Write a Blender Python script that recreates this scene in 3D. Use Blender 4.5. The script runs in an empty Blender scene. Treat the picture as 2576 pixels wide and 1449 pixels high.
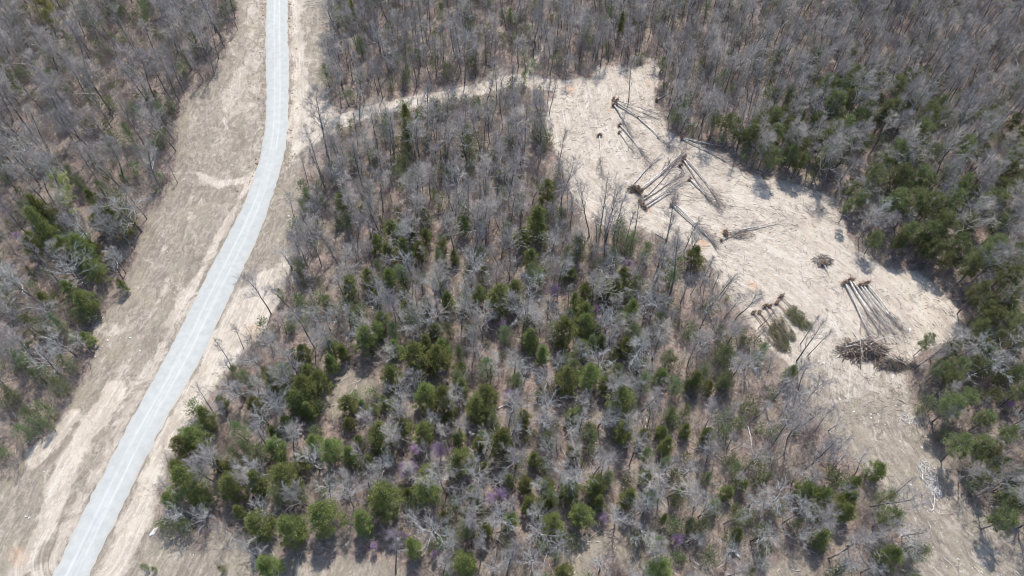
import bpy, math, random
import numpy as np
from mathutils import Vector, Matrix, Euler, Quaternion

R = math.radians
random.seed(7)
rng = np.random.default_rng(11)
scene = bpy.context.scene
COL = scene.collection

# ------------------------------------------------------------------ camera, sky, sun, exposure
H = 110.0                       # drone height above ground, metres
PITCH = 55.2                    # degrees below the horizon
FV = 1717.3                     # focal length in the units the outlines below were measured in (picture 2576 x 1449)
cam = bpy.data.objects.new('camera', bpy.data.cameras.new('camera'))
cam.data.lens = 24.0; cam.data.sensor_width = 36.0; cam.data.clip_end = 3000; cam.data.clip_start = 1.0
cam.location = (0, 0, H); cam.rotation_euler = (R(90 - PITCH), 0, 0)
COL.objects.link(cam); scene.camera = cam

SUN_AZ, SUN_EL = 9.0, 58.0      # azimuth from +Y towards +X
world = bpy.data.worlds.new('World'); scene.world = world; world.use_nodes = True
wn = world.node_tree
sky = wn.nodes.new('ShaderNodeTexSky'); sky.sky_type = 'NISHITA'; sky.sun_disc = False
sky.sun_elevation = R(SUN_EL); sky.sun_rotation = R(SUN_AZ)
wn.links.new(sky.outputs[0], wn.nodes['Background'].inputs[0])
wn.nodes['Background'].inputs[1].default_value = 0.15
sd = Vector((math.sin(R(SUN_AZ)) * math.cos(R(SUN_EL)), math.cos(R(SUN_AZ)) * math.cos(R(SUN_EL)), math.sin(R(SUN_EL))))
sun = bpy.data.objects.new('sun', bpy.data.lights.new('sun', 'SUN'))
sun.data.energy = 3.3; sun.data.angle = R(0.5); sun.data.color = (1.0, 0.96, 0.9)
sun.rotation_euler = sd.to_track_quat('Z', 'Y').to_euler(); sun.location = (0, 60, 150)
COL.objects.link(sun)
scene.view_settings.view_transform = 'Standard'; scene.view_settings.look = 'None'
scene.view_settings.exposure = 0.58; scene.view_settings.gamma = 1.0
scene.cycles.filter_width = 1.05; scene.cycles.max_bounces = 5; scene.cycles.diffuse_bounces = 3

th = R(PITCH); CT, ST = math.cos(th), math.sin(th)

def ray(u, v):
    x = (u - 1288) / FV; y = (724.5 - v) / FV
    return np.array([x, CT + y * ST, -ST + y * CT])

def flat(u, v, z=0.0):
    d = ray(u, v); t = (H - z) / -d[2]
    return d * t + np.array([0, 0, H])

def proj(x, y, z):
    zz = z - H
    dep = y * CT - zz * ST
    up = y * ST + zz * CT
    return 1288 + FV * x / dep, 724.5 - FV * up / dep, dep

# ------------------------------------------------------------------ noise used for terrain height and outlines
def _hash(ix, iy, s):
    n = (ix * 374761393 + iy * 668265263 + s * 974634777) & 0xFFFFFFFF
    n = ((n ^ (n >> 13)) * 1274126177) & 0xFFFFFFFF
    return ((n ^ (n >> 16)) & 0xFFFF) / 65535.0

def vnoise(x, y, s=0):
    x = np.asarray(x, float); y = np.asarray(y, float)
    ix = np.floor(x).astype(np.int64); iy = np.floor(y).astype(np.int64)
    fx = x - ix; fy = y - iy
    fx = fx * fx * (3 - 2 * fx); fy = fy * fy * (3 - 2 * fy)
    a = _hash(ix, iy, s); b = _hash(ix + 1, iy, s); c = _hash(ix, iy + 1, s); d = _hash(ix + 1, iy + 1, s)
    return a + (b - a) * fx + (c - a) * fy + (a - b - c + d) * fx * fy

def fbm(x, y, s=0, o=4):
    t = 0; a = 1; w = 0
    for k in range(o):
        t = t + a * vnoise(x, y, s + k * 17); w += a; a *= 0.5; x = x * 2.03 + 3.1; y = y * 2.03 + 1.7
    return t / w

def interp_poly(pts, n):
    pts = np.array(pts, float); d = np.r_[0, np.cumsum(np.hypot(*np.diff(pts, axis=0).T))]
    t = np.linspace(0, d[-1], n)
    return np.c_[np.interp(t, d, pts[:, 0]), np.interp(t, d, pts[:, 1])]

ROAD_L = [(672, -60), (670, 0), (668, 84), (669, 170), (669, 290), (667, 333), (661, 366), (653, 400), (643, 438), (628, 483), (587, 566), (540, 650), (496, 732), (456, 816), (413, 900), (377, 970), (334, 1049), (291, 1133), (250, 1216), (205, 1300), (167, 1382), (133, 1449), (103, 1510)]
ROAD_R = [(721, -60), (723, 0), (725, 100), (727, 170), (726, 250), (723, 333), (720, 366), (714, 400), (705, 433), (690, 483), (662, 566), (623, 650), (583, 732), (545, 816), (505, 900), (467, 970), (422, 1049), (380, 1133), (340, 1216), (299, 1300), (260, 1382), (226, 1449), (196, 1510)]
RL = np.array([flat(*p)[:2] for p in ROAD_L]); RR = np.array([flat(*p)[:2] for p in ROAD_R])
def resample(a, n):
    return interp_poly(a, n)
NR = 160
RLs, RRs = resample(RL, NR), resample(RR, NR)
def smooth(a, k=3):
    b = a.copy()
    for _ in range(k): b[1:-1] = (b[:-2] + 2 * b[1:-1] + b[2:]) / 4
    return b
RLs, RRs = smooth(RLs, 12), smooth(RRs, 12)
RC = (RLs + RRs) / 2

def seg_dist(px, py, pts, closed=False):
    pts = np.asarray(pts, float); best = np.full(np.shape(px), 1e9)
    n = len(pts)
    for i in range(n if closed else n - 1):
        a = pts[i]; b = pts[(i + 1) % n]; dx, dy = b - a; L = dx * dx + dy * dy + 1e-9
        t = np.clip(((px - a[0]) * dx + (py - a[1]) * dy) / L, 0, 1)
        best = np.minimum(best, np.hypot(px - a[0] - t * dx, py - a[1] - t * dy))
    return best

def inside(px, py, pts):
    pts = np.asarray(pts, float); c = np.zeros(np.shape(px), bool); n = len(pts); j = n - 1
    for i in range(n):
        xi, yi = pts[i]; xj, yj = pts[j]
        if yi != yj:
            c ^= ((yi > py) != (yj > py)) & (px < (xj - xi) * (py - yi) / (yj - yi) + xi)
        j = i
    return c

def sdf(px, py, pts):
    d = seg_dist(px, py, pts, True)
    return np.where(inside(px, py, pts), d, -d)

def height(x, y):
    x = np.asarray(x, float); y = np.asarray(y, float)
    h = (fbm(x / 38, y / 38, 3, 3) - 0.5) * 1.6 + (fbm(x / 6, y / 6, 9, 3) - 0.5) * 0.30
    d = seg_dist(x, y, RC[::6])
    w = np.clip((d - 3.5) / 4.0, 0, 1); w = w * w * (3 - 2 * w)
    base = (fbm(x / 38, y / 38, 3, 2) - 0.5) * 1.3
    ditch = -0.35 * np.exp(-((d - 5.2) / 1.1) ** 2)
    return base * (1 - w) + h * w + ditch

def hz(x, y): return float(height(np.array([x]), np.array([y]))[0])

def ground(u, v):
    """where the line of sight through (u, v) meets the terrain"""
    p = flat(u, v)
    for _ in range(3): p = flat(u, v, hz(p[0], p[1]))
    return p

# ------------------------------------------------------------------ outlines, measured on the picture's own grid
CLEARING = [(1388, 222), (1440, 200), (1490, 190), (1500, 175), (1560, 164), (1600, 170), (1645, 150), (1655, 190), (1650, 240), (1655, 290), (1680, 330), (1760, 358), (1830, 392), (1870, 430), (1960, 460), (2050, 478), (2100, 500), (2125, 560), (2165, 630), (2230, 665), (2330, 692), (2400, 750), (2425, 820), (2420, 850), (2330, 885), (2290, 925), (2285, 965), (2310, 1040), (2330, 1100), (2380, 1180), (2420, 1240), (2490, 1300), (2560, 1380), (2640, 1420), (2700, 1540), (2290, 1540), (2290, 1400), (2270, 1340), (2240, 1290), (2200, 1240), (2180, 1190), (2130, 1150), (2090, 1110), (2060, 1060), (2030, 1000), (2000, 950), (1960, 905), (1910, 860), (1875, 810), (1840, 760), (1800, 705), (1780, 660), (1745, 622), (1680, 604), (1600, 570), (1500, 568), (1470, 545), (1440, 490), (1415, 430), (1388, 380), (1378, 300)]
TRACK = [(735, 350), (790, 335), (850, 312), (905, 291), (960, 272), (1050, 254), (1130, 242), (1200, 224), (1260, 208), (1320, 203), (1400, 215)]
LEFT_EDGE = [(612, -70), (606, 0), (598, 70), (560, 150), (542, 195), (455, 262), (448, 390), (436, 450), (405, 500), (372, 560), (335, 640), (318, 720), (250, 800), (225, 850), (238, 890), (200, 965), (170, 1050), (110, 1115), (72, 1145), (35, 1200), (-60, 1250), (-160, 1300)]
RIGHT_EDGE = [(838, -70), (836, 0), (828, 100), (822, 240), (850, 300), (800, 380), (762, 430), (748, 540), (728, 640), (712, 740), (660, 830), (600, 900), (545, 965), (490, 1050), (440, 1130), (402, 1210), (396, 1290), (392, 1330), (560, 1400), (720, 1405), (900, 1408), (1010, 1425), (1100, 1500)]
VERGE = LEFT_EDGE + [(-160, 1540), (1100, 1540)] + RIGHT_EDGE[::-1]
FIELD = [(2290, 1449), (2300, 1390), (2380, 1370), (2480, 1350), (2700, 1400), (2700, 1560), (2280, 1560)]

SAND_POLY = [
    ([(617, -60), (668, -60), (668, 330), (640, 420), (628, 415), (655, 330), (600, 300), (575, 325), (545, 330), (560, 240), (600, 170), (615, 110)], 0.52),
    ([(727, -60), (765, -60), (768, 120), (790, 240), (868, 298), (850, 330), (800, 352), (752, 402), (722, 405), (728, 200)], 0.95),
    ([(640, 705), (720, 640), (745, 690), (700, 760), (668, 820), (600, 905), (560, 945), (505, 1030), (450, 1130), (412, 1200), (392, 1300), (345, 1390), (312, 1449), (300, 1540), (200, 1540), (345, 1216), (425, 1049), (507, 900), (583, 740)], 1.0),
    ([(320, 970), (330, 1010), (255, 1130), (180, 1260), (120, 1400), (70, 1449), (40, 1540), (120, 1540), (133, 1449), (167, 1382), (250, 1216), (334, 1049), (377, 970), (456, 816), (496, 732), (470, 740), (400, 840), (345, 950)], 0.62),
]
SAND_STROKE = [
    ([(640, 440), (610, 490), (565, 570), (500, 690), (430, 800)], 13, 0.85), ([(430, 690), (390, 770), (335, 866), (293, 966)], 8, 0.5), ([(440, 560), (470, 500)], 6, 0.3),
    ([(290, 985), (215, 1090), (165, 1190), (135, 1280), (112, 1340)], 30, 1.0), ([(190, 1050), (120, 1130), (85, 1160)], 26, 0.8), ([(130, 1290), (60, 1420), (40, 1449)], 24, 0.75), ([(220, 800), (260, 830), (330, 820)], 14, 0.55),
    ([(400, 437), (500, 437)], 2.5, 0.7), ([(500, 437), (550, 467), (617, 452)], 12, 0.9), ([(493, 377), (533, 372), (553, 347)], 3, 0.5), ([(590, 140), (560, 60), (515, 10)], 5, 0.6), ([(640, 150), (600, 180), (570, 260)], 22, 0.6),
    ([(1300, 95), (1318, 105)], 9, 0.9), ([(1345, 100), (1365, 135), (1330, 165)], 12, 0.8), ([(1332, 165), (1330, 205)], 8, 0.6), ([(1636, 165), (1636, 230)], 12, 1.0), ([(1600, 140), (1650, 150)], 9, 0.7),
    ([(1935, 150), (1960, 160)], 16, 0.35), ([(2060, 150), (2170, 165)], 7, 0.4), ([(2060, 360), (2080, 370)], 10, 0.6), ([(2420, 845), (2470, 900)], 18, 0.6), ([(2540, 40), (2530, 130)], 14, 0.35),
    ([(860, 800), (985, 800)], 10, 0.45), ([(700, 680), (720, 700)], 22, 0.7), ([(1000, 1020), (1035, 1045)], 20, 0.35), ([(1150, 1120), (1190, 1040)], 9, 0.4), ([(1225, 1150), (1215, 1170)], 12, 0.35), ([(2460, 1400), (2470, 1410)], 24, 0.5), ([(2240, 930), (2260, 950)], 10, 0.5),
]
GRASS_BLOB = [(880, 965, 62, 1.0), (840, 1010, 48, 0.95), (1030, 1035, 28, 1.0), (1165, 1060, 22, 0.9), (1230, 1155, 22, 0.8), (1315, 1200, 34, 1.0), (1335, 1250, 25, 1.0), (1500, 1380, 60, 0.8), (1580, 1400, 50, 0.7), (1900, 1440, 60, 0.8), (2000, 1445, 60, 0.8), (1440, 1440, 60, 0.6), (1760, 1440, 50, 0.7), (560, 1380, 60, 0.8), (1200, 1020, 14, 0.6)]
CLAY_BLOB = [(1435, 225, 14, 1), (1531, 278, 6, 1.3), (1764, 611, 22, 1), (1633, 208, 10, 0.8), (1578, 190, 12, 0.9), (1395, 395, 8, .7), (1822, 585, 14, 1.0), (1895, 723, 18, .8), (1700, 500, 14, .6), (1630, 530, 10, .8), (45, 1400, 34, 0.5), (1340, 560, 9, 0.5), (2135, 700, 14, .5), (640, 830, 30, .5), (2040, 555, 30, .3)]

def masks(x, y):
    """sand, grass, clay, clearing for ground points; outlines are ragged by noise"""
    u, v, dep = proj(x, y, np.zeros_like(x))
    n1 = fbm(x / 5, y / 5, 21, 4) - 0.5; n2 = fbm(x / 1.6, y / 1.6, 33, 3) - 0.5
    wob = n1 * 46 + n2 * 22
    clear = np.clip((sdf(u, v, CLEARING) + wob * 0.75) / 10 + 0.5, 0, 1)
    sand = np.clip(clear * (0.88 - 0.62 * np.clip((v - 860 + wob * 3) / 160, 0, 1)), 0, 1)
    sand = np.maximum(sand, np.clip((17 - seg_dist(u, v, TRACK) + wob * 0.25) / 6 + 0.3, 0, 1) * 0.95)
    sand = np.maximum(sand, np.clip((24 - seg_dist(u, v, [(770, 330), (880, 300)]) + wob * 0.5) / 8, 0, 1) * 0.9)
    for p, s in SAND_POLY:
        sand = np.maximum(sand, np.clip((sdf(u, v, p) + wob * 0.7) / 20 + 0.5, 0, 1) * s)
    for p, w, s in SAND_STROKE:
        sand = np.maximum(sand, np.clip((w - seg_dist(u, v, p) + wob * min(0.5, w / 30)) / (w * 0.5 + 1) + 0.2, 0, 1) * s)
    grass = np.clip((sdf(u, v, VERGE) + wob * 0.6) / 14 + 0.5, 0, 1)
    grass = np.maximum(grass, np.clip((sdf(u, v, FIELD) + wob) / 14 + 0.5, 0, 1))
    sand = np.maximum(sand, 0.27 * np.clip(sdf(u, v, VERGE) / 30, 0, 1))
    grass = np.maximum(grass, clear * 0.85)
    for a, b, r, s in GRASS_BLOB:
        grass = np.maximum(grass, np.clip((r - np.hypot(u - a, (v - b) * 1.3) + wob * 0.7) / 10, 0, 1) * s)
    clay = np.zeros_like(u)
    for a, b, r, s in CLAY_BLOB:
        clay = np.maximum(clay, np.clip((r - np.hypot(u - a, v - b) + wob * 0.4) / (r * 0.7), 0, 1) * s)
    return sand, grass, clay, clear, u, v

# ------------------------------------------------------------------ materials
def new_mat(name):
    m = bpy.data.materials.new(name); m.use_nodes = True
    n = m.node_tree; b = n.nodes['Principled BSDF']; b.inputs['Roughness'].default_value = 0.9
    b.inputs['Specular IOR Level'].default_value = 0.15
    return m, n, b

def N(n, t, **kw):
    x = n.nodes.new(t)
    for k, v in kw.items(): setattr(x, k, v)
    return x

def mixc(n, fac, a, b, blend='MIX'):
    m = N(n, 'ShaderNodeMix', data_type='RGBA', blend_type=blend)
    for s, v in ((m.inputs[0], fac), (m.inputs[6], a), (m.inputs[7], b)):
        if hasattr(v, 'is_linked'): n.links.new(v, s)
        elif isinstance(v, (int, float)): s.default_value = v
        else: s.default_value = (*v, 1)
    return m.outputs[2]

def mathn(n, op, a, b=0.0, c=None, clamp=False):
    m = N(n, 'ShaderNodeMath', operation=op, use_clamp=clamp)
    for s, v in zip(m.inputs, (a, b, c)):
        if v is None: continue
        if hasattr(v, 'is_linked'): n.links.new(v, s)
        else: s.default_value = v
    return m.outputs[0]

def noise(n, vec, scale, detail=4, rough=0.55, dist=0.0):
    t = N(n, 'ShaderNodeTexNoise'); t.inputs['Scale'].default_value = scale
    t.inputs['Detail'].default_value = detail; t.inputs['Roughness'].default_value = rough; t.inputs['Distortion'].default_value = dist
    n.links.new(vec, t.inputs['Vector']); return t.outputs['Fac']

def ramp(n, fac, lo, hi):
    m = N(n, 'ShaderNodeMapRange', interpolation_type='SMOOTHSTEP')
    m.inputs[1].default_value = lo; m.inputs[2].default_value = hi
    n.links.new(fac, m.inputs[0]); return m.outputs[0]

def mapping(n, vec, scale, rot=0):
    m = N(n, 'ShaderNodeMapping'); m.inputs['Scale'].default_value = scale; m.inputs['Rotation'].default_value = (0, 0, rot)
    n.links.new(vec, m.inputs[0]); return m.outputs[0]

def ground_material():
    m, n, b = new_mat('soil_and_litter')
    geo = N(n, 'ShaderNodeNewGeometry'); pos = geo.outputs['Position']
    att = N(n, 'ShaderNodeAttribute', attribute_name='cover'); sep = N(n, 'ShaderNodeSeparateColor'); n.links.new(att.outputs['Color'], sep.inputs[0])
    sand, grass, clay = sep.outputs
    fine = noise(n, pos, 2.6, 5, 0.75); med = noise(n, pos, 0.9, 6, 0.7); big = noise(n, pos, 0.16, 4, 0.6)
    fl = N(n, 'ShaderNodeAttribute', attribute_name='flow').outputs['Vector']
    streak = noise(n, mapping(n, fl, (0.7, 0.24, 1)), 1.0, 6, 0.72, 1.8); rut = noise(n, mapping(n, fl, (2.8, 0.09, 1)), 1.0, 4, 0.6, 0.5)
    mot = noise(n, pos, 0.30, 7, 0.76, 1.2); pat = noise(n, mapping(n, fl, (0.30, 0.10, 1)), 1.0, 5, 0.65, 1.5)
    # leaf litter
    lit = mixc(n, ramp(n, med, 0.38, 0.60), (0.185, 0.135, 0.110), (0.33, 0.255, 0.215))
    lit = mixc(n, ramp(n, big, 0.4, 0.62), lit, (0.27, 0.225, 0.18))
    lit = mixc(n, mathn(n, 'MULTIPLY', ramp(n, fine, 0.50, 0.64), 0.65), lit, (0.12, 0.095, 0.08))
    lit = mixc(n, mathn(n, 'MULTIPLY', ramp(n, mot, 0.58, 0.70), 0.5), lit, (0.40, 0.34, 0.28))
    # dry grass
    gr = mixc(n, ramp(n, streak, 0.38, 0.60), (0.215, 0.180, 0.145), (0.310, 0.268, 0.215))
    gr = mixc(n, mathn(n, 'MULTIPLY', ramp(n, big, 0.45, 0.62), 0.6), gr, (0.275, 0.24, 0.175))
    gr = mixc(n, mathn(n, 'MULTIPLY', ramp(n, pat, 0.48, 0.62), 0.6), gr, (0.18, 0.152, 0.122))
    gr = mixc(n, mathn(n, 'MULTIPLY', ramp(n, mathn(n, 'SUBTRACT', 1.0, mot), 0.54, 0.66), 0.6), gr, (0.36, 0.315, 0.25))
    gr = mixc(n, mathn(n, 'MULTIPLY', ramp(n, fine, 0.50, 0.64), 0.5), gr, (0.155, 0.128, 0.108))
    gr = mixc(n, mathn(n, 'MULTIPLY', ramp(n, med, 0.52, 0.66), 0.55), gr, (0.36, 0.315, 0.25))
    # pale sandy subsoil
    sa = mixc(n, ramp(n, streak, 0.38, 0.60), (0.55, 0.470, 0.378), (0.415, 0.352, 0.285))
    sa = mixc(n, mathn(n, 'MULTIPLY', ramp(n, rut, 0.53, 0.62), 0.8), sa, (0.57, 0.525, 0.455))
    sa = mixc(n, mathn(n, 'MULTIPLY', ramp(n, mot, 0.50, 0.64), 0.7), sa, (0.35, 0.305, 0.26))
    sa = mixc(n, mathn(n, 'MULTIPLY', ramp(n, fine, 0.52, 0.66), 0.4), sa, (0.30, 0.255, 0.21))
    sa = mixc(n, mathn(n, 'MULTIPLY', ramp(n, med, 0.54, 0.66), 0.6), sa, (0.58, 0.53, 0.45))
    sa = mixc(n, mathn(n, 'MULTIPLY', ramp(n, big, 0.5, 0.66), 0.4), sa, (0.42, 0.355, 0.28))
    sa = mixc(n, mathn(n, 'MULTIPLY', ramp(n, pat, 0.50, 0.64), 0.55), sa, (0.335, 0.285, 0.235))
    sa = mixc(n, mathn(n, 'MULTIPLY', ramp(n, mathn(n, 'SUBTRACT', 1.0, pat), 0.52, 0.66), 0.6), sa, (0.57, 0.515, 0.43))
    gf = ramp(n, mathn(n, 'ADD', grass, mathn(n, 'MULTIPLY', mathn(n, 'SUBTRACT', mot, 0.5), 1.6)), 0.30, 0.70)
    c = mixc(n, gf, lit, gr)
    nz = mathn(n, 'ADD', mathn(n, 'MULTIPLY', mathn(n, 'SUBTRACT', mot, 0.5), 2.4), mathn(n, 'MULTIPLY', mathn(n, 'SUBTRACT', streak, 0.5), 1.5))
    sf = ramp(n, mathn(n, 'ADD', sand, nz), 0.22, 0.84)
    c = mixc(n, sf, c, sa)
    c = mixc(n, mathn(n, 'MULTIPLY', clay, ramp(n, mot, 0.35, 0.6)), c, (0.50, 0.32, 0.20))
    n.links.new(c, b.inputs['Base Color'])
    bp = N(n, 'ShaderNodeBump'); bp.inputs['Strength'].default_value = 0.6; bp.inputs['Distance'].default_value = 0.16
    n.links.new(mathn(n, 'ADD', fine, med), bp.inputs['Height']); n.links.new(bp.outputs[0], b.inputs['Normal'])
    return m

def road_material():
    m, n, b = new_mat('crushed_gravel')
    uv = N(n, 'ShaderNodeUVMap', uv_map='UVMap'); geo = N(n, 'ShaderNodeNewGeometry'); pos = geo.outputs['Position']
    sx = N(n, 'ShaderNodeSeparateXYZ'); n.links.new(uv.outputs[0], sx.inputs[0])
    fine = noise(n, pos, 7.0, 4, 0.7); med = noise(n, pos, 0.7, 4, 0.6)
    along = noise(n, mapping(n, uv.outputs[0], (22, 0.5, 1)), 1.0, 6, 0.75, 0.5); wash = noise(n, mapping(n, uv.outputs[0], (3.5, 0.5, 1)), 1.0, 5, 0.7, 0.8)
    def band(c, w):
        d = mathn(n, 'ABSOLUTE', mathn(n, 'SUBTRACT', sx.outputs[0], c))
        d = mathn(n, 'ADD', d, mathn(n, 'MULTIPLY', mathn(n, 'SUBTRACT', wash, 0.5), 0.10)); return ramp(n, mathn(n, 'SUBTRACT', w, d), -0.045, 0.04)
    tr = mathn(n, 'MAXIMUM', mathn(n, 'MAXIMUM', band(0.40, 0.03), band(0.62, 0.035)), mathn(n, 'MULTIPLY', band(0.52, 0.02), 0.6))
    c = mixc(n, ramp(n, med, 0.3, 0.7), (0.385, 0.392, 0.37), (0.445, 0.452, 0.425))
    c = mixc(n, mathn(n, 'MULTIPLY', tr, mathn(n, 'MULTIPLY', ramp(n, along, 0.36, 0.60), 0.62)), c, (0.585, 0.59, 0.565))
    c = mixc(n, mathn(n, 'MULTIPLY', ramp(n, along, 0.5, 0.7), 0.45), c, (0.40, 0.41, 0.40))
    c = mixc(n, mathn(n, 'MULTIPLY', ramp(n, wash, 0.5, 0.68), 0.4), c, (0.40, 0.395, 0.375))
    edge = mathn(n, 'ABSOLUTE', mathn(n, 'SUBTRACT', sx.outputs[0], 0.5))
    c = mixc(n, mathn(n, 'MULTIPLY', ramp(n, mathn(n, 'ADD', edge, mathn(n, 'MULTIPLY', mathn(n, 'SUBTRACT', med, 0.5), 0.35)), 0.42, 0.50), 0.55), c, (0.44, 0.395, 0.33))
    c = mixc(n, mathn(n, 'MULTIPLY', ramp(n, fine, 0.55, 0.75), 0.35), c, (0.34, 0.34, 0.34))
    n.links.new(c, b.inputs['Base Color'])
    bp = N(n, 'ShaderNodeBump'); bp.inputs['Strength'].default_value = 0.4; bp.inputs['Distance'].default_value = 0.05
    n.links.new(fine, bp.inputs['Height']); n.links.new(bp.outputs[0], b.inputs['Normal'])
    return m

def bark(name, dark, light, scale=2.0, vary=0.25, tint=None):
    m, n, b = new_mat(name)
    tc = N(n, 'ShaderNodeTexCoord'); oi = N(n, 'ShaderNodeObjectInfo')
    f = noise(n, mapping(n, tc.outputs['Object'], (1, 1, 0.35)), scale, 4, 0.6)
    c = mixc(n, ramp(n, f, 0.38, 0.62), dark, light)
    if tint: c = mixc(n, mathn(n, 'MULTIPLY', oi.outputs['Random'], 0.7), c, tint)
    hs = N(n, 'ShaderNodeHueSaturation'); n.links.new(c, hs.inputs['Color'])
    n.links.new(mathn(n, 'MULTIPLY_ADD', oi.outputs['Random'], 2 * vary, 1 - vary), hs.inputs['Value'])
    n.links.new(hs.outputs[0], b.inputs['Base Color'])
    return m

def leafmat(name, a, bcol, c3, transl=0.4):
    m, n, b = new_mat(name)
    tc = N(n, 'ShaderNodeTexCoord'); oi = N(n, 'ShaderNodeObjectInfo')
    f = noise(n, tc.outputs['Object'], 1.3, 3, 0.6); g = noise(n, tc.outputs['Object'], 6, 2, 0.6)
    c = mixc(n, ramp(n, f, 0.35, 0.65), a, bcol)
    c = mixc(n, mathn(n, 'MULTIPLY', ramp(n, g, 0.5, 0.7), 0.5), c, c3)
    hs = N(n, 'ShaderNodeHueSaturation'); n.links.new(c, hs.inputs['Color'])
    n.links.new(mathn(n, 'MULTIPLY_ADD', oi.outputs['Random'], 0.55, 0.72), hs.inputs['Value'])
    n.links.new(mathn(n, 'MULTIPLY_ADD', oi.outputs['Random'], 0.05, 0.475), hs.inputs['Hue'])
    n.links.new(hs.outputs[0], b.inputs['Base Color'])
    tr = N(n, 'ShaderNodeBsdfTranslucent'); n.links.new(hs.outputs[0], tr.inputs['Color'])
    ms = N(n, 'ShaderNodeMixShader'); ms.inputs[0].default_value = transl
    n.links.new(b.outputs[0], ms.inputs[1]); n.links.new(tr.outputs[0], ms.inputs[2])
    n.links.new(ms.outputs[0], n.nodes['Material Output'].inputs[0])
    return m

M = {}
M['ground'] = ground_material(); M['road'] = road_material()
M['trunk'] = bark('dark_bark', (0.10, 0.088, 0.08), (0.27, 0.25, 0.235), 3.0)
M['twig'] = bark('grey_twigs', (0.29, 0.265, 0.262), (0.44, 0.41, 0.40), 2.0, 0.25, (0.36, 0.32, 0.265))
M['paletwig'] = bark('pale_lichen_limbs', (0.28, 0.275, 0.262), (0.50, 0.49, 0.468), 2.0, 0.15)
M['brush'] = bark('brown_brush', (0.23, 0.20, 0.19), (0.38, 0.345, 0.33), 2.0, 0.3, (0.36, 0.30, 0.25))
M['juniper'] = leafmat('juniper_foliage', (0.18, 0.208, 0.070), (0.275, 0.30, 0.108), (0.24, 0.255, 0.12))
M['pine'] = leafmat('pine_foliage', (0.155, 0.175, 0.075), (0.24, 0.258, 0.112), (0.25, 0.248, 0.14))
M['thin'] = leafmat('sparse_cedar_foliage', (0.15, 0.185, 0.09), (0.22, 0.255, 0.115), (0.22, 0.23, 0.14))
M['bud'] = leafmat('spring_buds', (0.40, 0.42, 0.14), (0.50, 0.52, 0.20), (0.36, 0.36, 0.18))
M['redbud'] = leafmat('purple_blossom', (0.42, 0.28, 0.45), (0.52, 0.38, 0.55), (0.34, 0.22, 0.34))
M['log'] = bark('weathered_log', (0.38, 0.35, 0.32), (0.70, 0.66, 0.61), 3.0, 0.15)
M['cedarlog'] = bark('cedar_log', (0.26, 0.17, 0.12), (0.50, 0.38, 0.29), 3.0, 0.15)
M['bleached'] = bark('bleached_wood', (0.60, 0.58, 0.55), (0.80, 0.78, 0.75), 3.0, 0.1)
M['rootsoil'] = bark('root_soil', (0.13, 0.095, 0.07), (0.40, 0.30, 0.21), 4.0, 0.15)
M['char'] = bark('dark_slash', (0.05, 0.043, 0.038), (0.20, 0.165, 0.14), 4.0, 0.2)
M['stone'] = bark('white_limestone', (0.50, 0.47, 0.43), (0.72, 0.69, 0.65), 1.0, 0.1)
M['needles_brown'] = leafmat('browning_cedar_foliage', (0.20, 0.185, 0.13), (0.31, 0.275, 0.205), (0.17, 0.18, 0.10))
M['needles_dead'] = leafmat('drying_cedar_foliage', (0.11, 0.12, 0.06), (0.19, 0.185, 0.10), (0.26, 0.20, 0.13))

# ------------------------------------------------------------------ mesh builder
class MB:
    def __init__(s): s.v = []; s.f = []; s.n = 0; s.mi = []
    def add(s, verts, faces, mi=0):
        s.v.extend(verts); n = s.n
        s.f.extend(tuple(i + n for i in f) for f in faces); s.mi.extend([mi] * len(faces)); s.n += len(verts)
    def tube(s, pts, rad, sides=4, mi=0, cap=False):
        k = len(pts); vs = []; fs = []
        up = Vector((0.31, 0.17, 0.93))
        for i in range(k):
            t = (pts[min(i + 1, k - 1)] - pts[max(i - 1, 0)])
            if t.length < 1e-6: t = Vector((0, 0, 1))
            t.normalize(); a = t.cross(up)
            if a.length < 1e-3: a = t.cross(Vector((1, 0, 0)))
            a.normalize(); bb = t.cross(a)
            if i == k - 1 and not cap:
                vs.append(tuple(pts[i])); break
            for j in range(sides):
                an = 2 * math.pi * j / sides
                vs.append(tuple(pts[i] + (a * math.cos(an) + bb * math.sin(an)) * rad[i]))
        for i in range(k - 1):
            for j in range(sides):
                j2 = (j + 1) % sides
                if i == k - 2 and not cap: fs.append((i * sides + j, i * sides + j2, (k - 1) * sides))
                else: fs.append((i * sides + j, i * sides + j2, (i + 1) * sides + j2, (i + 1) * sides + j))
        if cap: fs.append(tuple(range((k - 1) * sides, k * sides))); fs.append(tuple(range(sides - 1, -1, -1)))
        s.add(vs, fs, mi)
    def blade(s, p, d, w, nrm, mi=0, curl=0.25):
        """a small leaf spray: a folded, tapered blade with a raised mid-rib"""
        sd_ = d.cross(nrm)
        if sd_.length < 1e-4: sd_ = d.orthogonal()
        sd_.normalize(); m = p + d * 0.5
        s.add([tuple(p), tuple(m + sd_ * w - nrm * w * curl), tuple(p + d), tuple(m - sd_ * w - nrm * w * curl), ], [(0, 1, 2), (0, 2, 3)], mi)
    def mesh(s, name, mats, smooth=False):
        me = bpy.data.meshes.new(name); me.from_pydata(s.v, [], s.f)
        for m in mats: me.materials.append(m)
        if len(mats) > 1: me.polygons.foreach_set('material_index', s.mi)
        if smooth: me.polygons.foreach_set('use_smooth', [True] * len(me.polygons))
        me.update(); return me

def rdir(rnd, base, spread):
    """a direction spread away from base by about that many radians"""
    base = base.normalized(); a = base.orthogonal().normalized(); b = base.cross(a)
    an = rnd.uniform(0, 2 * math.pi)
    return (base * math.cos(spread) + (a * math.cos(an) + b * math.sin(an)) * math.sin(spread)).normalized()

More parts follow.
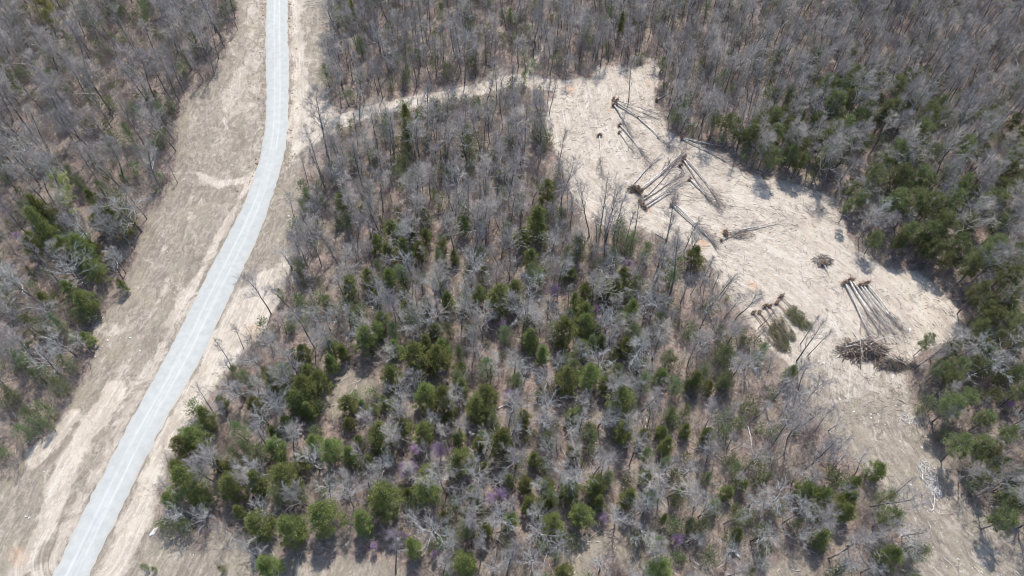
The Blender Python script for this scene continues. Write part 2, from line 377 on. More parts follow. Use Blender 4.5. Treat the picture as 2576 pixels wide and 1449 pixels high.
def wander(rnd, p, d, L, k, jig, lift=0.0):
    pts = [p.copy()]; d = d.normalized()
    for i in range(k):
        d = (d + Vector((rnd.gauss(0, jig), rnd.gauss(0, jig), rnd.gauss(0, jig) + lift))).normalized()
        p = p + d * (L / k); pts.append(p.copy())
    return pts

def bare_tree(seed, h, r0, cr, start, nl, lift, ntw, kink=0.05, spread=(0.5, 1.05), twl=(0.5, 1.1), fork=False, twr=0.011, limb_r=0.38):
    """returns (trunk MB, crown MB) of a leafless tree"""
    rnd = random.Random(seed); T = MB(); C = MB()
    tp = wander(rnd, Vector((0, 0, -0.25)), Vector((rnd.gauss(0, .03), rnd.gauss(0, .03), 1)), h * 0.93, 11, kink * 0.6, 0.05)
    rad = [r0 * (1.25 if i == 0 else 1) * (1 - i / 11.0) ** 0.8 + 0.018 for i in range(12)]
    T.tube(tp, rad, 7, 0, False)
    def at(t):
        x = t * 11; i = min(int(x), 10); f = x - i
        return tp[i].lerp(tp[i + 1], f), rad[i] * (1 - f) + rad[i + 1] * f, (tp[i + 1] - tp[i]).normalized()
    twigs_left = ntw
    limbs = []
    for i in range(nl):
        t = start + (0.97 - start) * ((i + rnd.random()) / nl) ** (0.75)
        p, rr, dv = at(t)
        rel = (t - start) / (1 - start)
        L = cr * (0.55 + 0.65 * math.sin(math.pi * min(1, 0.22 + rel * 0.75))) * rnd.uniform(0.75, 1.25)
        an = i * 2.4 + rnd.uniform(-.5, .5); sp = rnd.uniform(*spread) * (1.0 - 0.35 * rel)
        out = Vector((math.cos(an), math.sin(an), 0))
        d = (dv * math.cos(sp) + out * math.sin(sp)).normalized()
        limbs.append((p, d, L, min(rr * 0.75, limb_r * r0 * (0.6 + 0.4 * L / cr))))
    if fork:
        p, rr, dv = at(start * 0.8)
        for sgn in (1, -1):
            an = rnd.uniform(0, 6.28); d = Vector((math.cos(an) * .45, math.sin(an) * .45, .9)).normalized()
            limbs.append((p, d, cr * 1.8, rr * 0.7))
    per = max(2, int(ntw / (len(limbs) * 7)))
    for (p, d, L, rl) in limbs:
        pts = wander(rnd, p, d, L, 6, 0.14 + kink, lift)
        rs = [rl * (1 - j / 6.6) for j in range(7)]
        C.tube(pts, rs, 4)
        for q in range(7):
            t = rnd.uniform(0.25, 1.0); x = t * 6; i = min(int(x), 5); pp = pts[i].lerp(pts[i + 1], x - i)
            dd = rdir(rnd, pts[i + 1] - pts[i], rnd.uniform(0.45, 1.0))
            L2 = L * rnd.uniform(0.25, 0.5) * (1.25 - t * 0.5)
            p2 = wander(rnd, pp, dd, L2, 3, 0.22, lift * 0.8)
            r2 = max(0.014, rs[i] * 0.45)
            C.tube(p2, [r2, r2 * .8, r2 * .55, r2 * .3], 3)
            for w in range(per):
                tt = rnd.uniform(0.15, 1.0); y = tt * 3; j = min(int(y), 2); p3 = p2[j].lerp(p2[j + 1], y - j)
                d3 = rdir(rnd, p2[j + 1] - p2[j], rnd.uniform(0.3, 1.0)); d3.z += 0.15 + lift
                l3 = rnd.uniform(*twl)
                pm = p3 + d3.normalized() * l3 * .5; pe = pm + (d3.normalized() + Vector((rnd.gauss(0, .25), rnd.gauss(0, .25), rnd.gauss(0, .25)))) * l3 * .5
                C.tube([p3, pm, pe], [twr, twr * .8, 0], 3)
    return T, C

def evergreen(seed, h, r, base, clumps, per, shape='juniper', bl=(0.20, 0.36), bw=0.055, ragged=0.25, cf=1.0):
    rnd = random.Random(seed); T = MB(); C = MB()
    tp = wander(rnd, Vector((0, 0, -0.2)), Vector((0, 0, 1)), h * 0.95, 8, 0.03, 0.03)
    tr = 0.05 + 0.022 * h * 0.5
    rad = [tr * (1 - i / 8.5) for i in range(9)]; T.tube(tp, rad, 6)
    for i in range(14):
        t = rnd.uniform(max(0.12, base / h * 0.8), 0.85); x = t * 8; k = min(int(x), 7); p = tp[k].lerp(tp[k + 1], x - k); an = rnd.uniform(0, 6.28)
        d = Vector((math.cos(an), math.sin(an), rnd.uniform(-.1, .6)))
        T.tube(wander(rnd, p, d, r * rnd.uniform(.5, .95), 3, .12), [rad[k] * .4, rad[k] * .3, rad[k] * .2, 0], 3)
    lob = [(rnd.uniform(0, 6.28), rnd.uniform(0.15, .95), rnd.uniform(0.0, 0.35)) for _ in range(7)]
    for c in range(clumps):
        t = rnd.random()
        if shape == 'juniper': prof = (math.sin(math.pi * min(1, (0.10 + t * 0.90)) ** 0.85) ** 0.62) * (1.0 if t < .6 else 1 - (t - .6) * .35)
        elif shape == 'column': prof = (1 - t) ** 0.6 * min(1, 0.6 + t * 2)
        else: prof = math.sin(math.pi * (0.12 + 0.83 * t)) ** 0.6
        an = rnd.uniform(0, 6.28)
        bulge = 1 + sum(a2 * math.cos(an - a1) * math.exp(-((t - tt) / .25) ** 2) for a1, tt, a2 in lob)
        rr = r * prof * bulge * (rnd.random() ** 0.38) * rnd.uniform(1 - ragged, 1.06)
        z = base + (h - base) * t
        cen = Vector((math.cos(an) * rr, math.sin(an) * rr, z))
        outd = Vector((math.cos(an) * rr / (r + .01), math.sin(an) * rr / (r + .01), 0.45 + (t - .4) * .9)).normalized()
        cs = rnd.uniform(0.25, 0.75) * (0.6 + r / 5) * cf
        for b in range(per):
            o = Vector((rnd.gauss(0, 1), rnd.gauss(0, 1), rnd.gauss(0, .8))) * cs * .6
            d = (outd + Vector((rnd.gauss(0, .55), rnd.gauss(0, .55), rnd.gauss(0, .5)))).normalized() * rnd.uniform(*bl)
            nrm = Vector((rnd.gauss(0, .6), rnd.gauss(0, .6), 1)).normalized()
            C.blade(cen + o, d, bw * rnd.uniform(.7, 1.3), nrm)
    return T, C

def blossom_tree(seed, h, r, n, size=0.07):
    """small many-stemmed tree with its blossom (or opening buds) strung along the twigs"""
    T, C0 = bare_tree(seed, h, 0.07, r, 0.25, 16, 0.06, 500, 0.08, (0.5, 1.2), (0.4, 0.8), True, 0.008)
    rnd = random.Random(seed); B = MB(); vs = C0.v; k = len(vs)
    for i in range(n):
        p = Vector(vs[rnd.randrange(k)]) + Vector((rnd.gauss(0, .12), rnd.gauss(0, .12), rnd.gauss(0, .12)))
        d = Vector((rnd.gauss(0, 1), rnd.gauss(0, 1), rnd.gauss(0, 1))).normalized() * size * 2
        B.blade(p, d, size * .7, rdir(rnd, d, 1.5), 0)
    return T, C0, B

def shrub(seed, h, n):
    rnd = random.Random(seed); B = MB()
    for i in range(n):
        p = Vector((rnd.gauss(0, .5), rnd.gauss(0, .5), -.05)); d = Vector((rnd.gauss(0, .35), rnd.gauss(0, .35), 1))
        L = h * rnd.uniform(.5, 1.1); pts = wander(rnd, p, d, L, 4, .12); B.tube(pts, [.015, .012, .010, .007, 0], 3)
        for k in range(15):
            q = pts[rnd.randrange(1, 4)]; dd = rdir(rnd, Vector((0, 0, 1)), rnd.uniform(.3, 1.2)); l = rnd.uniform(.25, .7)
            B.tube([q, q + dd * l * .5, q + dd * l + Vector((rnd.gauss(0, .08), rnd.gauss(0, .08), .05))], [.007, .006, 0], 3)
    return B

# ------------------------------------------------------------------ object helpers
def tag(o, label=None, cat=None, group=None, kind=None):
    if label: o['label'] = label
    if cat: o['category'] = cat
    if group: o['group'] = group
    if kind: o['kind'] = kind
    return o

def link(name, data, parent=None):
    o = bpy.data.objects.new(name, data); COL.objects.link(o)
    if parent: o.parent = parent
    return o

def place(name, parts, loc, rot=(0, 0, 0), scl=(1, 1, 1)):
    """one thing: an empty at its base and one mesh child for each part"""
    e = link(name, None); e.location = loc; e.rotation_euler = rot; e.scale = scl; e.empty_display_size = 0.5
    for pn, me in parts: link(pn, me, e)
    return e

# ------------------------------------------------------------------ ground sheets (one grid, shared edge vertices, split by what lies there)
AXIS = [(1452, 200), (1470, 330), (1520, 450), (1640, 520), (1780, 570), (1900, 610), (2050, 690), (2180, 790), (2240, 880), (2190, 1000), (2240, 1130), (2330, 1290), (2450, 1420), (2600, 1560)]
def flow_coords(x, y, u, v):
    def fl(pts):
        pts = np.asarray(pts, float); best = np.full(x.shape, 1e9); D = np.zeros(x.shape); A = np.zeros(x.shape); acc = 0
        for i in range(len(pts) - 1):
            a, b = pts[i], pts[i + 1]; dx, dy = b - a; L = math.hypot(dx, dy); t = np.clip(((x - a[0]) * dx + (y - a[1]) * dy) / L ** 2, 0, 1)
            ex, ey = x - a[0] - t * dx, y - a[1] - t * dy; d = np.hypot(ex, ey); m = d < best
            sg = np.sign(dx * ey - dy * ex); best = np.where(m, d, best); D = np.where(m, d * sg, D); A = np.where(m, acc + t * L, A); acc += L
        return D, A
    d1, a1 = fl(RC[::8]); d2, a2 = fl(smooth(interp_poly([flat(*p)[:2] for p in AXIS], 40), 4))
    m = u > 1150
    return np.c_[np.where(m, d2 + 500, d1), np.where(m, a2, a1), np.zeros_like(x)]

def build_ground():
    far = flat(1288, -30)[1]
    X0, X1, Y0, Y1, st = -190.0, 190.0, 2.0, 235.0, 0.5
    xs = np.arange(X0, X1 + .01, st); ys = np.arange(Y0, Y1 + .01, st)
    gx, gy = np.meshgrid(xs, ys); x = gx.ravel(); y = gy.ravel()
    hh = height(x, y)
    sand, grass, clay, clear, u, v = masks(x, y)
    hh = hh + (fbm(x / 1.1, y / 1.1, 77, 2) - .5) * 0.16 * np.clip(1 - 0.4 * sand, 0, 1)
    d = seg_dist(x, y, RC[::4]); hh = hh - 0.12 * np.clip((3.6 - d) / 0.8, 0, 1)
    nx, ny = len(xs), len(ys)
    idx = (np.arange(ny - 1)[:, None] * nx + np.arange(nx - 1)[None, :]).ravel()
    quads = np.c_[idx, idx + 1, idx + nx + 1, idx + nx]
    cu = u[idx]; cv = v[idx]
    kind = np.zeros(len(idx), int)
    kind[sdf(cu, cv, VERGE) > 0] = 2
    kind[seg_dist(cu, cv, TRACK) < 14] = 3
    kind[sdf(cu, cv, CLEARING) > 0] = 1
    flow = flow_coords(x, y, u, v); co = np.c_[x, y, hh]; colr = np.c_[sand, grass, np.clip(clay, 0, 1), np.ones_like(sand)]
    for k, nm in enumerate(('forest_floor', 'cleared_ground', 'road_verge', 'dirt_track')):
        q = quads[kind == k]; used, inv = np.unique(q, return_inverse=True); inv = inv.reshape(-1, 4)
        me = bpy.data.meshes.new(nm); me.vertices.add(len(used)); me.vertices.foreach_set('co', co[used].ravel())
        me.loops.add(inv.size); me.loops.foreach_set('vertex_index', inv.ravel())
        me.polygons.add(len(inv)); me.polygons.foreach_set('loop_start', np.arange(0, inv.size, 4)); me.polygons.foreach_set('loop_total', np.full(len(inv), 4))
        me.polygons.foreach_set('use_smooth', np.ones(len(inv), bool))
        a = me.color_attributes.new('cover', 'FLOAT_COLOR', 'POINT'); a.data.foreach_set('color', colr[used].ravel())
        a = me.attributes.new('flow', 'FLOAT_VECTOR', 'POINT'); a.data.foreach_set('vector', flow[used].ravel())
        me.materials.append(M['ground']); me.update(calc_edges=True); me.validate()
        tag(link(nm, me), kind='structure')
    # outer land beyond the modelled grid, out to the horizon
    b = MB(); Z = -3.0; W = 2500
    b.add([(-W, -W, Z), (W, -W, Z), (W, Y0 + 1, Z), (-W, Y0 + 1, Z), (-W, Y1 - 1, Z), (W, Y1 - 1, Z), (W, W, Z), (-W, W, Z), (X0 + 1, Y0 + 1, Z), (X0 + 1, Y1 - 1, Z), (X1 - 1, Y0 + 1, Z), (X1 - 1, Y1 - 1, Z)],
          [(0, 1, 2, 10, 8, 3), (4, 9, 11, 5, 6, 7), (3, 8, 9, 4), (10, 2, 5, 11)])
    tag(link('ground', b.mesh('ground', [M['ground']])), kind='structure')
build_ground()

def build_road():
    n = NR; k = 14; vs = []; uvs = []
    L = np.r_[0, np.cumsum(np.hypot(*np.diff(RC, axis=0).T))]
    for i in range(n):
        for j in range(k + 1):
            t = j / k; e = 0.0
            ja = (vnoise(L[i] * 1.3, 3.3, 5) - .5) * .5 if j == 0 else ((vnoise(L[i] * 1.3, 9.3, 6) - .5) * .5 if j == k else 0)
            p = RLs[i] * (1 - t) + RRs[i] * t
            q = (RRs[i] - RLs[i]); q = q / np.hypot(*q); p = p + q * ja
            z = float(height(np.array([p[0]]), np.array([p[1]]))[0]) + 0.02 + 0.11 * (1 - (2 * t - 1) ** 2) - (0.10 if j in (0, k) else 0)
            vs.append((p[0], p[1], z)); uvs.append((t, L[i] / 6))
    fs = []
    for i in range(n - 1):
        for j in range(k):
            a = i * (k + 1) + j; fs.append((a, a + k + 1, a + k + 2, a + 1))
    me = bpy.data.meshes.new('gravel_road'); me.from_pydata(vs, [], fs)
    uv = me.uv_layers.new(name='UVMap')
    for lp in me.loops: uv.data[lp.index].uv = uvs[lp.vertex_index]
    me.materials.append(M['road']); me.polygons.foreach_set('use_smooth', [True] * len(me.polygons)); me.update()
    # faces must look up
    if me.polygons[0].normal.z < 0: me.flip_normals()
    tag(link('gravel_road', me), kind='structure')
build_road()

# ------------------------------------------------------------------ tree prototypes (mesh data only)
def pack(name, T, C, mt, mc, extra=None):
    parts = [('trunk', T.mesh(name + '_trunk', [mt], True)), ('crown', C.mesh(name + '_crown', [mc], False))]
    if extra: parts.append((extra[0], extra[1].mesh(name + '_' + extra[0], [extra[2]])))
    return parts
PR = {}
PR['tall'] = []
for i in range(9):
    hh_ = 1.0
    T, C = bare_tree(100 + i, 14.5, 0.13 + 0.012 * (i % 3), 2.2 + 0.3 * (i % 4), 0.40 + 0.06 * (i % 3), 16 + i % 4, 0.08, 1000, 0.08, (0.45, 1.05), (0.5, 1.2), i % 3 == 1, 0.0125, 0.46)
    PR['tall'].append((T, C, pack('bare_tree', T, C, M['trunk'], M['twig'])))
PR['broad'] = []
for i in range(7):
    T, C = bare_tree(300 + i, 9.5, 0.16, 3.1 + 0.2 * (i % 3), 0.30, 15, 0.03, 950, 0.13, (0.7, 1.25), (0.4, 0.9), True, 0.012, 0.46)
    PR['broad'].append((T, C, pack('broad_tree', T, C, M['trunk'], M['paletwig'])))
PR['pole'] = []
for i in range(5):
    T, C = bare_tree(500 + i, 13.5, 0.14, 1.6, 0.5, 12, 0.10, 600, 0.06, (0.35, 0.9), (0.4, 1.0), i % 2 == 0)
    PR['pole'].append((T, C, pack('slender_tree', T, C, M['trunk'], M['twig'])))
PR['juniper'] = []
for i in range(7):
    T, C = evergreen(700 + i, 7.2 + .5 * (i % 3), 2.2, 0.7, 150, 60, 'column' if i in (2, 5) else 'juniper', (0.14, 0.30), 0.042, 0.42, .62)
    PR['juniper'].append((T, C, pack('juniper_tree', T, C, M['trunk'], M['juniper'])))
PR['pine'] = []
for i in range(6):
    T, C = evergreen(800 + i, 10.5, 2.4, 4.4, 95, 64, 'pine', (0.18, 0.36), 0.042, 0.5, .7)
    PR['pine'].append((T, C, pack('pine_tree', T, C, M['trunk'], M['pine'])))
PR['thin'] = []
for i in range(5):
    T, C = evergreen(900 + i, 8.0, 1.9, 1.3, 125, 26, 'juniper', (0.16, 0.30), 0.04, 0.55)
    PR['thin'].append((T, C, pack('thin_cedar', T, C, M['trunk'], M['thin'])))
PR['column'] = []
for i in range(3):
    T, C = evergreen(950 + i, 9.5, 1.9, 0.6, 230, 26, 'column')
    PR['column'].append((T, C, pack('columnar_cedar', T, C, M['trunk'], M['juniper'])))
def pack3(i, n, key, mat, part, h=4.8, r=1.5, size=0.06):
    T, C, B = blossom_tree(1000 + i + n, h, r, n, size)
    return (T, C, pack(key, T, C, M['trunk'], M['twig'], (part, B, M[mat])))
PR['redbud'] = [pack3(i, 3800, 'redbud_tree', 'redbud', 'blossom') for i in range(3)]
PR['bud'] = [pack3(i, 7500, 'budding_tree', 'bud', 'buds', 10.0, 2.4, 0.08) for i in range(2)]

# ------------------------------------------------------------------ where things stand (picture grid)
GREEN = {
 'juniper': [(487,1099,35),(460,1126,30),(520,1049,30),(557,1013,20),(470,1213,45),(450,1180,30),(427,1256,25),(500,1250,28),(587,1223,35),(547,1169,25),(583,1172,25),(810,1300,48),(677,1422,38),(693,1126,30),(717,1192,42),(833,1133,33),(650,1210,33),(753,1006,35),(765,975,36),(777,1033,25),(805,955,30),(790,1110,26),(760,1160,24),(690,960,30),(640,1020,24),
   (879,1019,28),(912,1023,18),(942,1029,15),(959,1090,38),(995,1043,13),(965,1013,15),(1069,993,35),(1112,1006,38),(1159,976,25),(1225,993,35),(1199,1023,35),(1065,1089,30),(879,1146,28),(879,1066,20),(1319,1056,25),(1265,1116,42),(1155,1163,40),(1072,1226,38),(969,1256,45),(912,1309,35),(1169,1413,35),(1189,1243,20),(1172,1293,18),(1332,1269,25),(1392,1313,30),(1285,1309,22),(1342,1153,22),(1442,1133,22),(1502,1226,30),(1505,1265,24),(1462,1293,35),(1432,1233,30),(1565,1006,38),(1565,1083,32),(1439,1049,22),(1615,1096,18),(1579,1249,30),(1419,1436,25),(1662,1430,38),(1119,1299,15),(727,1336,46),(653,1320,42),
   (922,856,33),(865,886,20),(1045,893,40),(1099,900,38),(985,946,30),(1072,866,25),(1259,750,40),(1292,740,30),(1352,563,38),(1315,600,25),(1379,480,28),(1335,650,22),(1335,856,30),(1472,816,30),(1419,836,35),(1365,890,25),(1465,876,25),(1425,950,35),(1482,946,35),(1549,730,28),(763,886,24),(837,876,26),(835,915,24),(710,935,28),
   (253,543,30),(290,556,35),(233,503,22),(80,600,20),(83,623,28),(207,633,35),(233,623,20),(160,616,25),(240,683,28),(187,736,28),(213,756,30),(113,756,18),(213,663,25),(307,716,12),(220,850,18),
   (1747,646,24),(1987,940,22),(2207,1183,27),(2237,1393,32),(2131,1256,28),(2127,1286,30),(2024,1233,28),(2067,1249,28),(2064,1353,28),(1797,1273,20),(2154,1216,18)],
 'pine': [(2087,207,25),(2127,217,22),(2107,253,25),(2217,200,18),(2260,213,25),(1947,293,25),(1907,300,20),(1987,313,20),(2014,293,20),(1944,390,25),(1994,360,22),(2077,390,25),(2127,320,30),(2111,360,24),(2224,293,20),(2317,333,45),(2334,293,30),(2257,383,35),(2301,400,35),(2267,443,40),(2201,440,30),(2311,443,30),(2434,373,30),(2474,383,20),(2431,457,25),(2494,423,20),
   (2257,500,30),(2301,503,35),(2344,510,35),(2404,503,28),(2167,496,20),(2137,516,15),(2377,563,35),(2344,580,28),(2497,506,38),(2284,580,25),(2204,596,20),(2501,616,40),(2417,610,28),(2361,623,25),(2381,653,20),(2464,733,32),(2477,643,35),(2544,696,35),(2537,743,30),(2564,630,25),(2501,793,30),(2467,820,22),(2337,856,18),(2397,876,25),(2367,926,22),(2417,920,28),(2451,903,20),(2514,846,20),(2551,816,30),(2557,933,25),(2484,926,20),(2551,550,20),(2397,953,25),
   (2241,1296,33),(2424,1119,38),(2467,1116,30),(2401,1016,35),(2434,1003,30),(2484,1049,25),(2491,1196,22),(2531,1299,40),(2557,1193,22),(2501,993,20),(2564,986,22),(2440,560,26),(2520,560,26),(2330,460,28),(2390,430,22),(2520,470,24),(2450,670,26),(2560,870,26),(2540,1090,26),(2500,1130,24),(2180,360,22),(2150,290,18),(1857,313,16)],
 'column': [(113,540,22),(1039,1379,20),(1022,300,15),(1022,345,18),(110,575,24),(1562,70,10),(889,37,8)],
 'thin': [(617,950,20),(673,940,22),(730,1000,26),(604,1085,28),(620,1130,24),(700,1250,26),(750,1250,24),(560,1240,20),(1002,543,15),(875,553,18),(1039,803,28),(1309,510,18),(1339,683,20),(1455,623,28),(1425,650,25),(1559,576,25),(1592,600,18),(1545,643,22),(1215,690,18),(952,670,15),(1659,806,20),(1589,833,25),(1149,953,22),(1225,920,25),(1155,886,15),(1625,630,20),(1359,696,20),(1685,1043,20),(1675,1166,20),(1625,1139,20),(1659,1366,25),
   (1052,293,12),(1112,30,15),(1102,157,9),(1025,163,13),(1282,307,10),(1319,193,12),(1702,283,18),(1672,160,12),(915,353,8),(1019,407,14),(1205,260,8),(1991,230,15),(1801,307,14),(1884,333,16),(2051,343,15),(2211,260,15),(2361,267,20),(2404,310,18),(2544,230,15),(2251,260,20),(1717,273,12),(2341,233,15),(1917,883,20),(1957,1279,20),(2004,1319,15),(1931,1199,12),(1767,1323,25),(1931,1383,18),(1737,1319,20),(2050,1290,22),(1724,1033,18),(1887,1439,14),
   (83,820,28),(143,810,22),(167,913,22),(187,850,18),(50,910,20),(93,943,18),(13,736,20),(17,770,20),(27,993,24),(73,1043,20),(127,1033,12),(117,1066,15),(200,463,16),(253,473,18),(167,87,10),(7,163,15),(847,550,10),(773,490,14),(813,503,12),(803,713,8),(2284,187,12),(870,480,10),(1120,560,12),(1170,740,16),(1180,830,20),(990,830,22),(1130,830,18),(1270,840,20),(1300,960,24),(1240,1060,20),(1550,940,26),(1620,960,24),(1680,900,20),(1700,970,22),(1480,1080,22),(1380,1100,20),(1530,1200,20),(1640,1250,24),(1700,1250,22),(1860,1300,20),(1850,1180,16),(1780,1200,18),(1560,800,20),(1600,710,18),(1690,700,18),(960,560,10),(1100,640,14),(1060,700,14),(760,520,12),(2180,240,14),(2150,180,12),(2030,240,14),(2300,250,16),(2440,270,14),(2500,330,16),(2070,130,8),(1180,420,10),(1120,380,10),(960,450,10)],
}
SHRUBS = [(363,1426,10),(388,1430,7),(557,1430,10),(2004,1089,8)]
REDBUD = [(1285,989,14),(1045,1129,14),(1105,1133,20),(1029,1186,22),(1255,1243,18),(1235,1258,14),(989,1353,15),(1019,1349,9),(939,1376,9),(1519,1303,12),(1095,1396,9),(1705,1359,14),(1262,823,12),(1112,940,14),(1395,733,14),(1499,780,10),(1585,663,9),(1229,810,9),(47,596,10),(88,580,7),(2544,1016,10),(2389,680,6)]
BUDS = [(150,457,24),(97,17,26),(160,500,18)]
PALE = [(417,1213,28),(443,1286,35),(493,1303,30),(650,1273,38),(557,1319,20),(620,1383,40),(643,1169,45),(683,993,50),(783,1153,40),(533,1139,25),(813,1220,36),(633,986,34),(730,1086,25),(1079,1049,30),(1072,1126,22),(872,1203,25),(949,1206,25),(1202,1199,40),(1149,1243,33),(1092,1326,50),(1142,1363,35),(1262,1289,45),(1355,1286,30),(1365,1339,40),(1409,1359,35),(1389,1126,30),(1412,1179,35),(1432,1219,42),(1522,1156,35),(1475,1003,25),(1379,1006,40),(1432,1066,30),(1535,1043,28),(1599,983,22),(1635,1266,48),(1669,1233,38),(1619,1336,35),(1592,1283,30),(1515,1423,35),(1242,1409,38),(1342,1406,35),(1692,1153,25),(1642,1033,30),
   (1335,700,38),(1319,766,45),(1212,783,35),(1359,800,22),(1409,800,25),(1532,803,35),(1295,896,38),(1235,913,32),(1322,926,28),(1405,903,28),(1382,946,30),(1509,903,38),(1609,860,50),(1612,906,34),(1545,650,40),(1635,750,42),(1092,783,42),(935,743,40),(1032,800,34),(1025,650,35),(1179,640,22),(865,650,35),(310,516,45),(193,573,40),(267,576,30),(173,670,45),(33,696,46),(277,660,30),(110,783,40),(153,860,35),(100,900,42),(640,896,30),(727,903,34),(783,516,30),(767,576,26),
   (2204,533,32),(1894,893,35),(2064,283,28),(2024,333,22),(2260,300,28),(2141,410,30),(2124,447,25),(1977,370,16),(2501,443,28),(1964,1243,48),(2044,1266,42),(2084,1309,30),(1917,1336,45),(1797,1119,30),(1777,1273,40),(2011,1336,28),(1724,1179,30),(2151,1229,28),(1934,1413,22),(2137,1423,40),(1750,1343,30),(2004,990,34),(1850,1380,30),(1040,1300,26),(560,900,26),(840,780,30),(885,620,26)]
# standing trunks that can be told apart: foot, tip, girth
EDGE = [(450,97,413,10,1.7),(267,98,200,20,1.2),(550,147,513,43,1.3),(538,182,497,58,1.2),(452,255,377,133,1.2),(445,168,400,97,.8),(487,123,460,67,.7),(598,75,567,0,1.0),(587,63,560,5,.9),(370,175,327,83,.8),(362,190,300,100,.8),(303,165,277,97,.8),(442,380,360,290,1.4),(403,380,367,337,.6),(362,363,293,233,.9),(282,323,227,230,1.1),(382,437,333,370,1.1),(447,460,430,417,.6),(213,260,133,193,1.2),(183,323,130,260,.8),(293,462,233,383,1.2),(248,437,213,367,.8),(125,380,53,273,1.1),(65,533,17,483,.9),(43,645,0,590,.8),(395,200,380,150,.8),(427,215,405,160,.7),
  (742,553,723,490,1.3),(787,650,747,560,1.1),(773,703,720,590,1.0),(682,790,630,700,1.5),(613,876,590,816,.8),(792,876,760,776,1.2),(583,923,540,853,.9),(537,1038,490,966,1.0),(835,447,793,260,1.2),(777,470,753,383,.7),(822,395,800,290,.9),(703,830,693,800,.6),
  (1382,285,1395,200,1.1),(1368,260,1372,187,.8),(1377,260,1384,193,.8),(1359,405,1369,300,.9),(1422,480,1405,400,.8),(1512,566,1525,440,1.1),(1442,550,1442,483,.7),(1572,616,1595,530,1.0),(1655,673,1688,543,1.0),(1685,743,1712,583,1.1),(1720,633,1764,550,1.0),(1779,780,1844,696,1.0),(1762,723,1797,643,.7),(1809,756,1841,696,.8),(1846,810,1897,723,1.5),(2004,908,2071,800,1.0),(2014,865,2068,803,.9),(2032,895,2087,833,.8),(1907,826,1950,773,.7),(1897,863,1924,826,.7),(1799,866,1830,810,.8),
  (1934,1129,2011,1050,1.9),(2021,1183,2087,1119,1.9),(2094,1146,2151,1103,1.0),(2084,1083,2111,1063,1.5),(1991,1219,2017,1183,1.0),(2239,1252,2294,1212,1.0),(1871,1188,1917,1139,1.2),(1776,1163,1800,1119,1.3),(1821,1318,1877,1296,1.0),(1841,1133,1864,1109,.9),(1829,1126,1860,1083,1.0),(1884,1066,1917,1016,1.2),(2010,1029,2071,966,1.4),(1909,1286,1944,1259,1.5),(1817,1069,1850,1020,1.1),(2051,1310,2090,1282,1.4),(2131,1374,2230,1340,1.0),(1115,190,1112,130,1.2),(1051,263,1040,190,1.0),(925,190,950,110,1.0),(1240,100,1241,35,1.6),(2490,147,2540,85,1.5),(1965,200,1998,115,1.7),(2052,260,2030,220,.9),(1580,262,1600,150,1.0),(1650,130,1672,65,1.0),(1737,110,1748,30,1.3),(2010,275,2032,235,.9),(1275,1449,1297,1380,1.1),(1210,1397,1218,1340,1.0),(1116,1449,1118,1405,1.2),(996,1440,996,1352,.9)]

# ---- landmarks used in wording
LM = [('the gravel road bend',(700,400)),('the road top',(700,10)),('the dirt track start',(790,330)),('the dirt track middle',(1080,250)),('the pale budding tree',(150,457)),('the top left corner',(40,30)),('the white roadside slab',(387,1339)),('the slash pile',(2187,876)),('the felled cedars',(1990,820)),('the parallel felled trunks',(2190,770)),('the uprooted tree fan',(1590,310)),('the large root plate',(1600,490)),('the lone uprooted stump',(2070,665)),('the bleached branch pile',(2334,1199)),('the bare brown opening',(880,955)),('the straw glade',(1315,1200)),('the lone redbud',(1285,989)),('the three redbuds',(1060,1150)),('the glade redbud',(1250,1245)),('the bottom redbud',(989,1353)),('the bottom right field',(2460,1420)),('the lower right border',(2560,1100)),('the right border pines',(2560,600)),('the top right corner',(2540,40)),('the lower left border',(60,1080)),('the left grey thicket',(60,700)),('the small mid-woods redbuds',(1245,815)),('the far woods redbud',(1395,733)),('the small uprooted tree',(1510,390)),('the top centre edge',(1300,60)),('the pale woods hole',(1345,120)),('the bottom centre glade',(1520,1400)),('the lower right thicket',(2050,1290)),('the lower clearing edge',(1880,1100)),('the upper right pines',(2120,270)),('the dense pines',(2300,430)),('the track-side tall cedars',(1022,340)),('the upper clearing woods',(1900,60)),('the left roadside woods',(300,250)),('the mid-woods centre',(1100,560)),('the clearing-side slender poles',(1360,330)),('the broad grey crowns',(1600,850)),('the upper left border',(10,450)),('the lower woods west edge',(560,1150)),('the woods south edge',(700,1390)),('the small clay patch',(1764,611)),('the sandy road shoulder',(620,820)),('the thin woods strip',(1850,900)),('the far upper slope',(2250,130)),('the near track woods',(1180,420)),('the north roadside woods',(920,120)),('the mid roadside woods',(800,620)),('the lower cedar cluster',(240,600)),('the roadside corner trees',(430,420)),('the far left slope',(180,200))]
DIRS = ['right of', 'below-right of', 'below', 'below-left of', 'left of', 'above-left of', 'above', 'above-right of']
ORD = ['nearest', 'second', 'third', 'fourth', 'fifth', 'sixth', 'seventh', 'eighth', 'ninth', 'tenth', 'eleventh', 'twelfth', 'thirteenth', 'fourteenth']
pending = {}
def remember(o, desc, u, v):
    d = [(math.hypot(u - p[0], (v - p[1])), nm, p) for nm, p in LM]; dist, nm, p = min(d)
    k = DIRS[int(round(math.degrees(math.atan2(v - p[1], u - p[0])) / 45)) % 8] if dist > 12 else 'beside'
    pending.setdefault((desc, k, nm), []).append((dist, o))
def flush_labels():
    for (desc, k, nm), L in pending.items():
        L.sort(key=lambda t: t[0])
        for i, (_, o) in enumerate(L):
            if len(L) == 1: o['label'] = f'{desc} {k} {nm}'
            else: o['label'] = f'{ORD[min(i, 13)]} {desc} {k} {nm}, counting outward'

